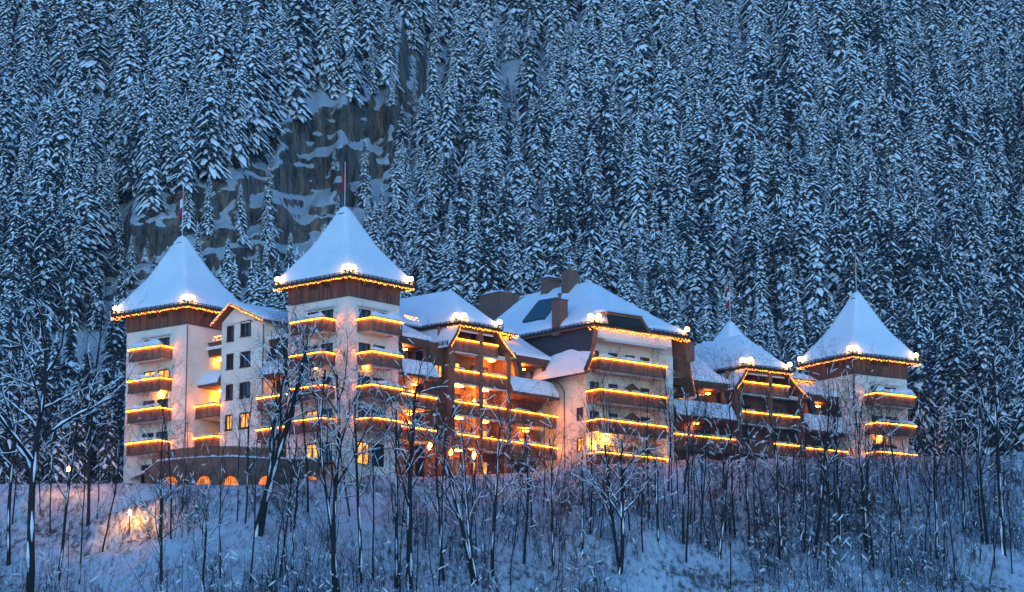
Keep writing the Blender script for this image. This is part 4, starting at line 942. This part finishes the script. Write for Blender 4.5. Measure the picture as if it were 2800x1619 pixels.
# ---- terrace wall with lit arches, at the lower left
tw = link('terrace_wall', None, label='dark curved stone terrace wall with lit arched openings below the leftmost towers', cat='wall')
top_pts = [(396, 1288), (430, 1262), (500, 1254), (580, 1250), (640, 1249), (720, 1254), (800, 1256), (870, 1256)]
arch_px = [465, 557, 629, 726, 850]
def tw_xy(px):
    t = (px - 396) / (870 - 396)
    Yp = 261.5 - 9.5 * math.sin(min(1, t * 1.45) * math.pi / 2) + 2.0 * max(0, t - .6); return at(px, 1290, Yp)[0], Yp
N_ = 120; gx = np.linspace(396, 870, N_)
cols = [(tw_xy(p), at(p, float(np.interp(p, [a for a, b in top_pts], [b for a, b in top_pts])), tw_xy(p)[1])[2], p) for p in gx]
mb = MB(); ar = MB(); fr_ = MB(); gl = MB()
for ((x0, y0), zt0, p0), ((x1, y1), zt1, p1) in zip(cols, cols[1:]):
    pm = (p0 + p1) / 2; zo = None
    for c_ in arch_px:
        hw = 20
        if abs(pm - c_) < hw:
            def za_(p): return at(p, 1322, y0)[2] + .80 * math.sqrt(max(0, 1 - ((p - c_) / hw) ** 2)) - .05
            zo = (za_(p0), za_(p1))
    if zo:
        mb.poly([(x0, y0, zo[0]), (x1, y1, zo[1]), (x1, y1, zt1), (x0, y0, zt0)]); mb.poly([(x0, y0, zo[0]), (x1, y1, zo[1]), (x1, y1 + .7, zo[1]), (x0, y0 + .7, zo[0])])
        gl.poly([(x0, y0 + .7, zo[0] - 2.0), (x1, y1 + .7, zo[1] - 2.0), (x1, y1 + .7, zo[1]), (x0, y0 + .7, zo[0])])
    else: mb.poly([(x0, y0, 28), (x1, y1, 28), (x1, y1, zt1), (x0, y0, zt0)])
    mb.poly([(x0, y0, zt0), (x1, y1, zt1), (x1, y1 + .6, zt1), (x0, y0 + .6, zt0)])
mb.build('stone_face', M['stone'], tw); gl.build('lit_arches', M['arch'], tw, kind='stuff', label='orange lit arched openings')
for c_ in arch_px:
    for k in range(-3, 4):
        p = c_ + k * 5; x, y = tw_xy(p); zb_ = at(p, 1322, y)[2]; fr_.box(x - .02, x + .02, y + .3, y + .34, zb_ - 1.2, zb_ + .80 * math.sqrt(max(0, 1 - (k * 5 / 20) ** 2)) - .05)
fr_.build('arch_bars', M['gutter'], tw)
sn = MB()
Aq = np.array([[(x, y + o, zt + h) for o, h in ((-.08, .02), (.0, .14), (.3, .2), (.65, .02))] for ((x, y), zt, p) in cols]); Aq[:, 1:3, 2] += (.12 * fbm(gx * .2, gx * 0 + 2))[:, None]; sn.grid(Aq); sn.build('snow_cap', M['snow'], tw, smooth=True)
tf = MB(); tf.poly([(x, y + .5, zt - .02) for ((x, y), zt, p) in cols] + [(-8, 275, 36.2), (-40, 285, 35.4)]); tf.build('terrace_floor', M['snow'], tw)
rg = link('terrace_railing', None, label='thin metal railing with brown panels along the curved terrace wall', cat='railing')
mb = MB(); pn = MB()
for i, ((x, y), zt, p) in enumerate(cols):
    if i % 5 == 0: mb.box(x - .03, x + .03, y + .2, y + .26, zt, zt + 1.0)
for ((x0, y0), z0, _), ((x1, y1), z1, _) in zip(cols, cols[1:]):
    for h in (.98, .12): mb.tube([(x0, y0 + .23, z0 + h), (x1, y1 + .23, z1 + h)], .025, 4, cap=False)
mb.build('rail', M['gutter'], rg)
for i in range(5, 90, 5):
    (x0, y0), z0, _ = cols[i]; (x1, y1), z1, _ = cols[i + 5]
    q = MB(); q.hexa([(x0 + .04, y0 + .22, z0 + .16), (x1 - .04, y1 + .22, z1 + .16), (x1 - .04, y1 + .24, z1 + .16), (x0 + .04, y0 + .24, z0 + .16), (x0 + .04, y0 + .22, z0 + .94), (x1 - .04, y1 + .22, z1 + .94), (x1 - .04, y1 + .24, z1 + .94), (x0 + .04, y0 + .24, z0 + .94)]); q.build('panel', M['wood2'], rg)

# ---- street lamps on the slope
def street_lamp(px, py, Y, h, label, size=.16):
    x, y, z = at(px, py, Y); o = link('street_lamp', None, label=label, cat='lamp', loc=(x, y, z - h), group='street lamps on the snowy slope')
    mb = MB(); mb.tube([(0, 0, -1.5), (0, 0, h - .25)], [.06, .04], 8); mb.build('pole', M['gutter'], o)
    mb = MB(); mb.tube([(0, 0, h - .25), (0, 0, h - .12), (0, 0, h + .08), (0, 0, h + .18)], [size * .6, size, size * .95, .03], 10); mb.build('lamp_globe', M['street'], o)
    mb = MB(); mb.tube([(0, 0, h + .2), (0, 0, h + .28)], [.2, .05], 10); mb.build('lamp_hood', M['gutter'], o)
def ground_hit(px, py):
    d = ray(px, py); lo = 150
    for k in range(900):
        Y = 150 + k * .2; t = Y / d[1]
        if CZ + d[2] * t < float(gz(d[0] * t, Y)): return Y
    return 260
Yl = ground_hit(355, 1462); zl_ = at(355, 1462, Yl)[2]
street_lamp(355, 1400, Yl, at(355, 1400, Yl)[2] - zl_, 'glaring street lamp lighting a snow bank below the leftmost tower', .12)
street_lamp(187, 1282, 256, 3.2, 'street lamp shining through bare branches left of the leftmost tower', .11)
mnd = MB(); n = 25; Aq = np.zeros((n, n, 3)); bx_, by_ = at(355, 1462, Yl)[0], Yl + 2.6
for i in range(n):
    for j in range(n):
        a, b = (i / (n - 1) - .5) * 10, (j / (n - 1) - .5) * 6; r2 = (a / 4.9) ** 2 + (b / 2.9) ** 2
        Aq[i, j] = (bx_ + a, by_ + b, float(gz(bx_ + a, by_ + b)) - .35 + 1.9 * max(0, 1 - r2) ** .8 + .12 * float(fbm(a + 3, b)))
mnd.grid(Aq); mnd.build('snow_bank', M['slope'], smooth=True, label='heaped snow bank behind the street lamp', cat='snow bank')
# ------------------------------------------------------------------ spruces
def spruce_mesh(seed, H=12.0, Rm=1.9, nb=230, snowy=.75):
    r = random.Random(seed); mb = MB(); W3 = (.45, 1.0, .9, .15)
    for b in range(nb):
        t = (b + r.random()) / nb; h = .04 + .93 * t ** 1.12; z = H * h
        az = 2.39996 * b + r.uniform(-.5, .5)
        Rr = Rm * ((1 - h) ** .78 + .03) * (1 + .16 * math.sin(az * 2 + seed + z) + .10 * math.sin(z * 2.7 + seed))
        L = Rr * r.uniform(.62, 1.14) + .08; dr = r.uniform(.75, 1.35) * (1.0 - .40 * h); w = (.15 + .12 * Rr) * r.uniform(.65, 1.3)
        ca, sa = math.cos(az), math.sin(az); tw = r.uniform(-.35, .35); P = []
        for q, x in enumerate((.05, .36, .70, 1.0)):
            rr = L * x; dz = -dr * L * x ** 1.55 + .12 * L * math.sin(x * 2.6)
            P.append((ca * rr - sa * tw * rr * x * .5, sa * rr + ca * tw * rr * x * .5, z + dz, w * W3[q]))
        def strip(k, lift, drop, jit, s0, m, skip):
            n = len(mb.v)
            for (x, y, zc, ww) in P:
                ww = ww * k * (1 + r.uniform(-jit, jit)); zz = zc + lift
                mb.v.extend(((x - sa * ww, y + ca * ww, zz - drop * ww - lift * .6), (x, y, zz), (x + sa * ww, y - ca * ww, zz - drop * ww - lift * .6)))
            for s in range(s0, 3):
                if r.random() < skip: continue
                for e in (0, 1): a = n + s * 3 + e; mb.f.append((a, a + 1, a + 4, a + 3)); mb.m.append(m)
        strip(1.0, 0, 1.0, .25, 0, 0, 0)
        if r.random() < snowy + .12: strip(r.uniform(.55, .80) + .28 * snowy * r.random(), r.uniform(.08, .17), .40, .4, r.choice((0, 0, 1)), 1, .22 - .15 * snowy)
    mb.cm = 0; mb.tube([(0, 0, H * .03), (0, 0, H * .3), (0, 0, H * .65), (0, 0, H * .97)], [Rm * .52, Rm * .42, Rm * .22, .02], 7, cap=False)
    mb.cm = 1; mb.tube([(0, 0, H * .94), (0, 0, H * 1.02)], [.09, .02], 4)
    tr = MB(); tr.tube([(0, 0, -1.2), (0, 0, H * .4), (0, 0, H * .98)], [.24, .15, .02], 6)
    return mb.mesh('spruce_crown', [M['needles'], M['snowt']]), tr.mesh('spruce_trunk', M['sprucebark']), mb, tr
SP_V = [spruce_mesh(11, 12, 1.75, 240, .95), spruce_mesh(23, 13.5, 1.5, 240, 1.0), spruce_mesh(35, 11, 1.95, 230, .9), spruce_mesh(47, 12.5, 1.35, 220, .85), spruce_mesh(59, 12, 1.95, 240, 1.0),
        spruce_mesh(61, 9, 1.55, 190, 1.0), spruce_mesh(73, 14.5, 1.8, 270, .8), spruce_mesh(85, 12.5, 1.6, 240, .7), spruce_mesh(97, 10, 1.9, 200, .95),
        spruce_mesh(103, 13, 1.75, 250, .30), spruce_mesh(111, 12, 1.6, 240, .38), spruce_mesh(127, 13.5, 1.9, 260, .45), spruce_mesh(131, 11.5, 1.7, 230, .5)]
def pick(qx, qy):
    dark = (.15 + .85 * float(smooth(620, 1000, qy))) * (1 if (qx > 2300 or qx < 420) else .35) + .25 * float(smooth(250, 700, qy)) * (qx > 1200)
    if rt.random() < dark * .85: return rt.choice((9, 10, 11, 12))
    return rt.choice((0, 1, 2, 3, 4, 4, 5, 6, 8, 8) if qy < 450 else (0, 1, 2, 3, 5, 6, 7, 7, 8))
NV = len(SP_V)
rt = random.Random(5); cand = []
# on the mountain
pts = {}; npts = 0
def ok(px, py):
    i, j = int(px // 40), int(py // 40)
    for a in range(i - 2, i + 3):
        for b in range(j - 2, j + 3):
            for q in pts.get((a, b), ()):
                dx = (px - q[0]) / 36; dy = (py - q[1]) / 44
                if dx * dx + dy * dy < 1: return False
    return True
def inpoly(px, py, poly):
    c = False; n = len(poly)
    for i in range(n):
        x1, y1 = poly[i]; x2, y2 = poly[i - 1]
        if (y1 > py) != (y2 > py) and px < (x2 - x1) * (py - y1) / (y2 - y1) + x1: c = not c
    return c
for tries in range(52000):
    px = rt.uniform(-700, 3500); z = rt.uniform(33, 165)
    x = (px - CX) / F * 330
    for _ in range(3): x = (px - CX) / F * mountain_y(x, z)
    y = mountain_y(x, z)
    if z < zterr(x) + 1.5 or abs(x) > 165: continue
    qx, qy = proj(x, y, z)
    if qy < -130: continue
    if any(((qx - a) / w) ** 2 + ((qy - b) / h) ** 2 < 1 for a, b, w, h in ((130, 128, 36, 36), (10, 175, 36, 34), (2140, 175, 40, 44), (2765, 640, 60, 90), (2615, 840, 34, 60), (345, 610, 30, 60), (660, 470, 26, 50), (1990, 330, 18, 60), (1090, 200, 60, 40), (1400, 210, 40, 50), (300, 190, 20, 30), (2560, 420, 20, 60), (2500, 760, 24, 60), (2690, 520, 30, 40), (1240, 330, 26, 30))): continue
    if not ok(qx, qy) or float(vnoise(x * .11 + 3, z * .09 + 1)) < .13: continue
    jx, jy = qx + rt.uniform(-10, 10), qy + rt.uniform(-10, 10); s = rt.choice((rt.uniform(.5, .85), rt.uniform(.8, 1.2), rt.uniform(.85, 1.15), rt.uniform(1.0, 1.4))) * float(np.interp(z, [36, 60, 110, 150], [.92, .95, 1.0, 1.05]) * (.72 + .55 * float(vnoise(x * .06 + 11, z * .06 + 5)))); s = min(s, 1.22); hp = 12 * s * F / y
    if any(inpoly(jx, jy, b) for b in (CLIFF,) + BARE):
        if rt.random() < (.995 if jy < 600 else .97): continue
        s *= .5
    elif any(inpoly(jx, jy - q * hp, CLIFF) for q in (.3, .55, .85)):
        if rt.random() < (.965 if jx > 360 else .6): continue
        s *= rt.uniform(.45, .75)
    elif any(inpoly(jx, jy - .5 * hp, b) for b in BARE): s *= .6
    pts.setdefault((int(qx // 40), int(qy // 40)), []).append((qx, qy)); cand.append((x, y, z, s, qx, qy))
# on level ground left and right of the hotel
for (px, Y, s) in ((2520, 305, 1.15), (2560, 309, 1.1), (2610, 306, 1.2), (2660, 309, 1.0), (2700, 304, 1.2), (2760, 307, 1.05), (2815, 306, 1.2), (2540, 314, 1.2), (2640, 316, 1.1), (2730, 314, 1.15), (2590, 300, .7),
                   (318, 287, 1.15), (275, 284, 1.1), (222, 282, 1.2), (168, 286, 1.1), (110, 282, 1.2), (52, 284, 1.15), (5, 281, 1.1), (250, 292, 1.1), (140, 293, 1.15), (35, 292, 1.2), (300, 276, .8), (200, 274, .9), (80, 272, 1.0), (-40, 278, 1.1), (10, 268, 1.0), (150, 271, .8)):
    x, y, _ = at(px, 1200, Y); z = float(gz(x, y)); qx, qy = proj(x, y, z); cand.append((x, y, z - .2, s, qx, qy))
# which show largest in the frame and are not hidden behind the hotel
def hidden(qx, qy):
    return 360 < qx < 2480 and qy - 120 > np.interp(qx, [360, 500, 610, 790, 945, 1090, 1250, 1400, 1614, 1840, 2000, 2200, 2339, 2480], [820, 650, 830, 800, 570, 820, 800, 850, 770, 930, 880, 960, 800, 990])
vis = [c for c in cand if 5 < c[4] < 2795 and c[5] > 60 and not hidden(c[4], c[5])]
vis.sort(key=lambda c: -c[3] * F / c[1]); ind = set(id(c) for c in vis[:300])
def zone(qx, qy, s, k):
    if inpoly(qx, qy, CLIFF): w = 'standing on the ledges of the rock cliff'
    elif qy > 800 and qx < 345: w = 'beside the leftmost tower'
    elif qy > 860 and qx > 2430: w = 'beside the rightmost tower'
    else:
        col = 'left of the rock cliff' if qx < 330 else 'above the leftmost tower' if qx < 700 else 'above the second tower' if qx < 1120 else 'above the left timber bay' if qx < 1450 else 'above the main chalet roof' if qx < 1850 else 'above the right timber bay' if qx < 2180 else 'above the rightmost tower' if qx < 2480 else 'at the right edge'
        row = 'near the top of the picture' if qy < 300 else 'midway up the slope' if qy < 560 else 'low on the slope'
        w = row + ' ' + col
    size = 'tall' if s > 1.12 else 'small' if s < .72 else 'mid-sized'
    return size + (' dark snow-dusted' if k >= 9 else ' heavily snow-laden') + ' spruce ' + w, 'spruces ' + w
rest = [[] for _ in range(NV)]
for c in cand:
    x, y, z, s, qx, qy = c; k = pick(qx, qy); rz = rt.random() * 6.28
    if id(c) in ind:
        lb, gr = zone(qx, qy, s, k)
        o = link('spruce_tree', None, loc=(x, y, z), rz=rz, label=lb, cat='tree', group=gr); sx = s * rt.uniform(1.15, 1.5); o.scale = (sx, sx, s * rt.uniform(.92, 1.12))
        o.rotation_euler = (rt.gauss(0, .035), rt.gauss(0, .035), rz)
        link('trunk', SP_V[k][1], o); link('crown', SP_V[k][0], o)
    else: rest[k].append((x, y, z, s, rz))
# the others: one wood, joined by geometry nodes instancing on one object
pl = []; at_s = []; at_r = []; at_k = []
for k in range(NV):
    for (x, y, z, s, rz) in rest[k]: pl.append((x, y, z)); at_s.append(s); at_r.append(rz); at_k.append(k)
me = bpy.data.meshes.new('forest'); me.from_pydata(pl, [], [])
for nm, ty, d in (('ts', 'FLOAT', at_s), ('tr', 'FLOAT', at_r), ('tk', 'INT', at_k)):
    a = me.attributes.new(nm, ty, 'POINT'); a.data.foreach_set('value', d)
fo = link('forest', me, kind='stuff', label='mass of snow-laden spruces covering the upper mountainside', cat='forest')
ng = bpy.data.node_groups.new('forest_trees', 'GeometryNodeTree')
ng.interface.new_socket('Geometry', in_out='INPUT', socket_type='NodeSocketGeometry'); ng.interface.new_socket('Geometry', in_out='OUTPUT', socket_type='NodeSocketGeometry')
gi = ng.nodes.new('NodeGroupInput'); go = ng.nodes.new('NodeGroupOutput'); gj = ng.nodes.new('GeometryNodeGeometryToInstance')
for k in reversed(range(NV)):
    j = MB(); a, b = SP_V[k][2], SP_V[k][3]
    j.v = list(a.v) + list(b.v); j.f = list(a.f) + [tuple(i + len(a.v) for i in q) for q in b.f]; j.m = list(a.m) + [2] * len(b.f)
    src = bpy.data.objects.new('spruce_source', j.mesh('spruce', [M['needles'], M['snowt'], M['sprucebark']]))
    oi = ng.nodes.new('GeometryNodeObjectInfo'); oi.inputs['Object'].default_value = src
    ng.links.new(oi.outputs['Geometry'], gj.inputs[0])
iop = ng.nodes.new('GeometryNodeInstanceOnPoints'); iop.inputs['Pick Instance'].default_value = True
def attr(nm, ty):
    n = ng.nodes.new('GeometryNodeInputNamedAttribute'); n.data_type = ty; n.inputs[0].default_value = nm; return n.outputs[0]
scl = ng.nodes.new('ShaderNodeVectorMath'); scl.operation = 'MULTIPLY'; scl.inputs[1].default_value = (1.3, 1.3, 1.0); ng.links.new(attr('ts', 'FLOAT'), scl.inputs[0])
cxyz = ng.nodes.new('ShaderNodeCombineXYZ'); ng.links.new(attr('tr', 'FLOAT'), cxyz.inputs[2])
ng.links.new(gi.outputs[0], iop.inputs['Points']); ng.links.new(gj.outputs[0], iop.inputs['Instance']); ng.links.new(attr('tk', 'INT'), iop.inputs['Instance Index'])
ng.links.new(cxyz.outputs[0], iop.inputs['Rotation']); ng.links.new(scl.outputs[0], iop.inputs['Scale']); ng.links.new(iop.outputs[0], go.inputs[0])
md = fo.modifiers.new('trees', 'NODES'); md.node_group = ng

# ------------------------------------------------------------------ evening haze
hz = MB(); hz.box(-612, 612, -512, 700, -14, 190)
mh = bpy.data.materials.new('haze_air'); mh.use_nodes = True; t = mh.node_tree; t.nodes.remove(t.nodes['Principled BSDF'])
pv = t.nodes.new('ShaderNodeVolumePrincipled'); pv.inputs['Color'].default_value = (.80, .88, 1, 1); pv.inputs['Density'].default_value = .00010; pv.inputs['Anisotropy'].default_value = 0.0
t.links.new(pv.outputs[0], t.nodes['Material Output'].inputs['Volume'])
hz.build('haze', mh, kind='stuff', label='thin blue evening haze in the valley air')
# ------------------------------------------------------------------ bare trees in front
def bare_tree(seed, H, r0, fork=.45, limbs=8, lean=(0, 0), spread=.8, snow=1.0, twig=1.0, stems=1):
    r = random.Random(seed); tk = MB(); br = MB(); sn = MB()
    def snow_on(a, b, ra, rb):
        d = b - a; L = d.length
        if L < 1e-4: return
        hz = math.sqrt(d.x * d.x + d.y * d.y) / L
        if hz < .25 or r.random() > snow * (.35 + .65 * hz) or (ra < .024 and r.random() < .6): return
        k = .9 + .5 * hz; up = Vector((0, 0, 1)); q = (ra + rb) * .35
        w = max(.032, .85 * (ra + rb) / 2) * k; sn.tube([a + up * (ra * .55 + .02), (a + b) / 2 + up * (q + .04 + .4 * w), b + up * (rb * .5 + .02)], [w * .6, w * 1.1, w * .55], 5, cap=False)
        if r.random() < .10 * snow and ra < .09:
            c = b + up * .05; s = r.uniform(.07, .19); sn.tube([c - up * s * .5, c, c + up * s * .8], [s * .6, s, s * .35], 6)
    def limb(p, d, L, rad, dep, mb):
        n = (9, 6, 4, 3, 2)[dep]; P = [p]; rr = [rad]; d = d.normalized()
        for i in range(n):
            t = (i + 1) / n; j = (.045, .17, .26, .32, .35)[dep]
            d = (d + Vector((r.gauss(0, j), r.gauss(0, j), r.gauss(0, j * .6) + (.08, .11, .06, .0, -.02)[dep]))).normalized()
            P.append(P[-1] + d * (L / n)); rr.append(rad * (1 - (.62 if dep == 0 else .8) * t))
        mb.tube(P, rr, (8, 6, 5, 4, 3)[dep], cap=dep < 2)
        if dep > 0 and rad > .012:
            for a, b, ra, rb in zip(P, P[1:], rr, rr[1:]): snow_on(a, b, ra, rb)
        elif dep == 0:
            for a, b, ra in zip(P, P[1:], rr):
                if r.random() < .5 * snow: w = ra * .55; o = Vector((r.uniform(-.6, .6), -.7, .2)) * ra; sn.tube([a + o, (a + b) / 2 + o, b + o], [w * .4, w, w * .3], 5)
        if dep >= 4: return
        kids = int(((limbs, 6, 6, 4)[dep]) * (twig if dep > 1 else 1) * r.uniform(.8, 1.2)); f0 = (fork, .25, .2, .15)[dep]
        for c in range(kids):
            t = f0 + (1 - f0) * (c + r.random()) / kids * .98; i = min(int(t * n), n - 1); q = P[i].lerp(P[i + 1], t * n - i)
            dd = (P[i + 1] - P[i]).normalized(); az = r.uniform(0, 6.283) if dep else c * 2.4 + r.uniform(-.5, .5)
            a = dd.cross(Vector((math.cos(az), math.sin(az), .2))).normalized(); ang = r.uniform(.45, .95) * (spread if dep == 0 else 1)
            nd = dd * math.cos(ang) + a * math.sin(ang)
            if dep >= 1: nd.z *= .85
            rc = max(.008, rr[i] * r.uniform(.40, .62)); Lc = L * (r.uniform(.35, .6) if dep == 0 else r.uniform(.35, .65)) * (1.15 - .5 * t)
            limb(q, nd, Lc, rc, dep + 1, br)
    for s in range(stems):
        d0 = Vector((lean[0], lean[1], 1)) + (Vector((r.uniform(-.22, .22), r.uniform(-.15, .15), 0)) if stems > 1 else Vector())
        limb(Vector((.25 * s, 0, -1.0)), d0, H, r0 * (1 if s == 0 else .8), 0, tk)
    return tk.mesh('trunk', M['bark'], True), br.mesh('branches', M['twig']), sn.mesh('snow', M['snowb'], True)
def plant(name, ms, x, y, label, cat, group, rz=0, s=1.0, z=None):
    zz = float(gz(x, y)) if z is None else z
    o = link(name, None, label=label, cat=cat, group=group, loc=(x, y, zz), rz=rz); o.scale = (s, s, s)
    for nm, me in zip(('trunk', 'branches', 'snow_on_branches'), ms): link(nm, me, o, kind='stuff' if nm != 'trunk' else None)
    return o
BIG = [  # px of the foot, metres below the facades, top in the photo, trunk radius, fork, limbs, lean, spread, snow, stems, label
    (84, 24, 800, .38, .45, 12, .00, 1.2, 1.0, 1, 'large snow-laden bare tree at the left edge of the picture'),
    (25, 18, 930, .20, .40, 9, .02, 1.0, 1.0, 1, 'snowy bare tree cut off by the left edge of the picture'),
    (160, 20, 1010, .16, .40, 9, .03, 1.0, 1.0, 1, 'small snowy bare tree just right of the large left-edge tree'),
    (236, 10, 760, .17, .55, 8, .01, .9, .35, 1, 'tall thin bare tree with dark straight trunk left of the leftmost tower'),
    (696, 12, 850, .36, .36, 9, -.01, .62, 1.0, 2, 'big forked bare tree in front of the white gabled block'),
    (445, 24, 1200, .15, .35, 9, .02, .9, .9, 1, 'slender bare tree right of the glaring street lamp'),
    (560, 22, 1290, .12, .35, 8, -.02, .9, .8, 1, 'small bare tree below the lit arches'),
    (800, 18, 1200, .14, .35, 8, -.02, .8, .9, 1, 'small bare tree right of the big forked tree'),
    (920, 24, 900, .22, .35, 10, .05, .8, 1.0, 2, 'leaning double-stemmed bare tree in front of the second tower'),
    (985, 22, 1000, .17, .35, 9, .02, .8, 1.0, 1, 'snowy bare tree in front of the right side of the second tower'),
    (1085, 24, 1030, .17, .30, 9, -.02, .9, 1.0, 1, 'slender snowy bare tree left of the thick trunk below the left timber bay'),
    (1120, 24, 980, .28, .36, 11, -.01, .85, 1.0, 1, 'thick-trunked snowy bare tree below the left timber bay'),
    (1215, 22, 1060, .15, .34, 9, .01, .9, 1.0, 1, 'snowy bare tree just left of the double-stemmed tree below the left timber bay'),
    (1304, 24, 1050, .22, .32, 10, -.01, .9, 1.0, 2, 'double-stemmed snowy bare tree in front of the left timber bay'),
    (1345, 22, 1070, .18, .36, 9, .03, .9, 1.0, 1, 'snowy bare tree below the bay left of the main chalet'),
    (1432, 20, 1120, .14, .36, 8, .01, .8, .9, 1, 'thin snowy bare tree below the orange lit rooms'),
    (1512, 23, 1130, .14, .35, 8, -.02, .8, .8, 1, 'thin bare tree left of the main chalet balconies'),
    (1592, 20, 1180, .13, .35, 8, .01, .8, .9, 1, 'small bare tree below the left corner of the main chalet'),
    (1692, 24, 1120, .22, .34, 11, .01, .9, 1.0, 2, 'snowy bare tree spreading in front of the main chalet balconies'),
    (1800, 21, 1150, .15, .36, 9, .0, .8, 1.0, 1, 'snowy bare tree below the right end of the main chalet'),
    (1870, 20, 1060, .13, .40, 8, .01, .7, .8, 1, 'slim bare tree below the bay right of the main chalet'),
    (1966, 23, 1090, .16, .40, 8, .0, .7, .8, 1, 'slim bare tree left of the right timber bay'),
    (2050, 20, 1120, .14, .40, 8, .0, .7, .9, 1, 'slim bare tree under the first post of the right timber bay'),
    (2130, 23, 1060, .14, .40, 8, .0, .6, .7, 1, 'slim bare tree under the middle post of the right timber bay'),
    (2226, 24, 1040, .19, .42, 9, .0, .7, .9, 1, 'bare tree in front of the bay beside the rightmost tower'),
    (2296, 21, 1010, .16, .45, 8, .01, .6, .7, 1, 'tall thin bare tree left of the rightmost tower corner'),
    (2372, 23, 1000, .20, .40, 10, -.02, .7, .8, 1, 'tall bare tree in front of the rightmost tower corner'),
    (2460, 20, 1080, .14, .40, 8, .0, .7, .7, 1, 'slim bare tree under the right edge of the rightmost tower'),
    (2560, 24, 1050, .17, .40, 9, .0, .7, .7, 1, 'bare tree right of the rightmost tower'),
    (2640, 20, 1080, .15, .40, 9, .0, .8, .8, 1, 'bare tree below the dark spruces by the right edge'),
    (2700, 24, 1040, .19, .36, 10, .02, .9, .9, 1, 'bare tree close left of the large forked right-edge tree'),
    (2745, 26, 900, .28, .45, 12, .0, .9, .9, 1, 'large forked bare tree near the right edge of the picture')]
def foot_at(px, d):
    Y = 250.0
    for _ in range(6): Y = float(front((px - CX) / F * Y)) - d
    return at(px, 1500, Y)[0], Y
for i, (px, d, top, r0, fk, lb_, ln, spd, sw_, stm, lab) in enumerate(BIG):
    x, Y = foot_at(px, d); H = (at(px, top, Y)[2] - float(gz(x, Y))) * .90
    plant('bare_tree', bare_tree(100 + i, H, r0, fk, lb_, (ln, 0), spd, sw_, 1.0, stm), x, Y, lab, 'tree', 'bare trees below the hotel')
SAP = [bare_tree(300 + i, 11 + i, .075 + .008 * i, .35, 7, (R.uniform(-.03, .03), 0), .55, .22, .8, 1) for i in range(6)]
rs = random.Random(12); spots = []
while len(spots) < 110:
    px = rs.choice((rs.uniform(20, 2780), rs.uniform(1750, 2780))); x, Y = foot_at(px, rs.uniform(6, 30))
    if any(abs(px - q[0]) < 9 for q in spots) or 300 < px < 420: continue
    spots.append((px, Y, x))
def near_label(px):
    marks = [(84, 'the left edge of the slope'), (445, 'the glaring street lamp'), (700, 'the big forked tree'), (954, 'the second tower'), (1310, 'the left timber bay'), (1640, 'the main chalet'), (1950, 'the bay right of the main chalet'), (2100, 'the right timber bay'), (2336, 'the rightmost tower'), (2600, 'the dark spruces by the right edge')]
    return min(marks, key=lambda m: abs(m[0] - px))[1]
for (px, Y, x) in spots:
    nl = near_label(px); s_ = rs.uniform(.55, 1.0)
    plant('sapling', SAP[rs.randrange(6)], x, Y, ('tall' if s_ > .78 else 'short') + ' thin bare sapling on the ' + ('upper' if float(front(x)) - Y < 17 else 'lower') + ' slope below ' + nl, 'tree', 'saplings below ' + nl, rz=rs.random() * 6.28, s=s_)
# thicket of stems and twigs on the slope
def thicket(n, seed, xr, yr, hr, dens=None):
    r = random.Random(seed); mb = MB(); k = 0
    while k < n:
        px = r.uniform(*xr); x, Y = foot_at(px, r.uniform(*yr))
        if 290 < px < 420 and r.random() < .75: continue
        if dens and r.random() > dens(px): continue
        if float(vnoise(x * .13 + 2, Y * .13 + 3)) * .7 + .3 * float(vnoise(x * .5, Y * .5)) < .47 - .05 * (px > 2050): continue
        k += 1; z = float(gz(x, Y)); H = hr[0] * .6 + (hr[1] - hr[0]) * r.random() ** 2.0 * 1.15; lx, ly = r.gauss(0, .17), r.gauss(0, .12); r0 = r.uniform(.010, .030)
        P = [Vector((x, Y, z - .2))]; d = Vector((lx, ly, 1)).normalized()
        for i in range(4): d = (d + Vector((r.gauss(0, .12), r.gauss(0, .12), 0))).normalized(); P.append(P[-1] + d * H / 4)
        mb.cm = 0; mb.tube(P, [r0, r0 * .85, r0 * .65, r0 * .45, r0 * .2], 3, cap=False)
        for q in range(r.randrange(4, 11)):
            t = r.uniform(.3, .97) * 4; i = min(int(t), 3); a = P[i].lerp(P[i + 1], t - i); az = r.random() * 6.28; L = H * r.uniform(.10, .30)
            e = a + Vector((math.cos(az) * L * .75, math.sin(az) * L * .75, L * r.uniform(.1, .9))); m_ = (a + e) / 2 + Vector((0, 0, -.04 * L))
            mb.tube([a, m_, e], [r0 * .4, r0 * .3, r0 * .12], 3, cap=False)
            if r.random() < .07: mb.cm = 1; c = m_; s = r.uniform(.03, .09); mb.tube([a + (c - a) * .3, c + Vector((0, 0, .03)), e * .8 + a * .2], [s * .4, s, s * .3], 4, cap=False); mb.cm = 0
    return mb
mb = thicket(6500, 1, (-60, 2860), (3.5, 34), (1.6, 6.2), lambda p: .7 + .3 * (p > 1900)); mb.build('undergrowth', [M['twig'], M['snowb']], kind='stuff', label='thicket of thin bare stems and twigs on the snowy slope', cat='undergrowth')
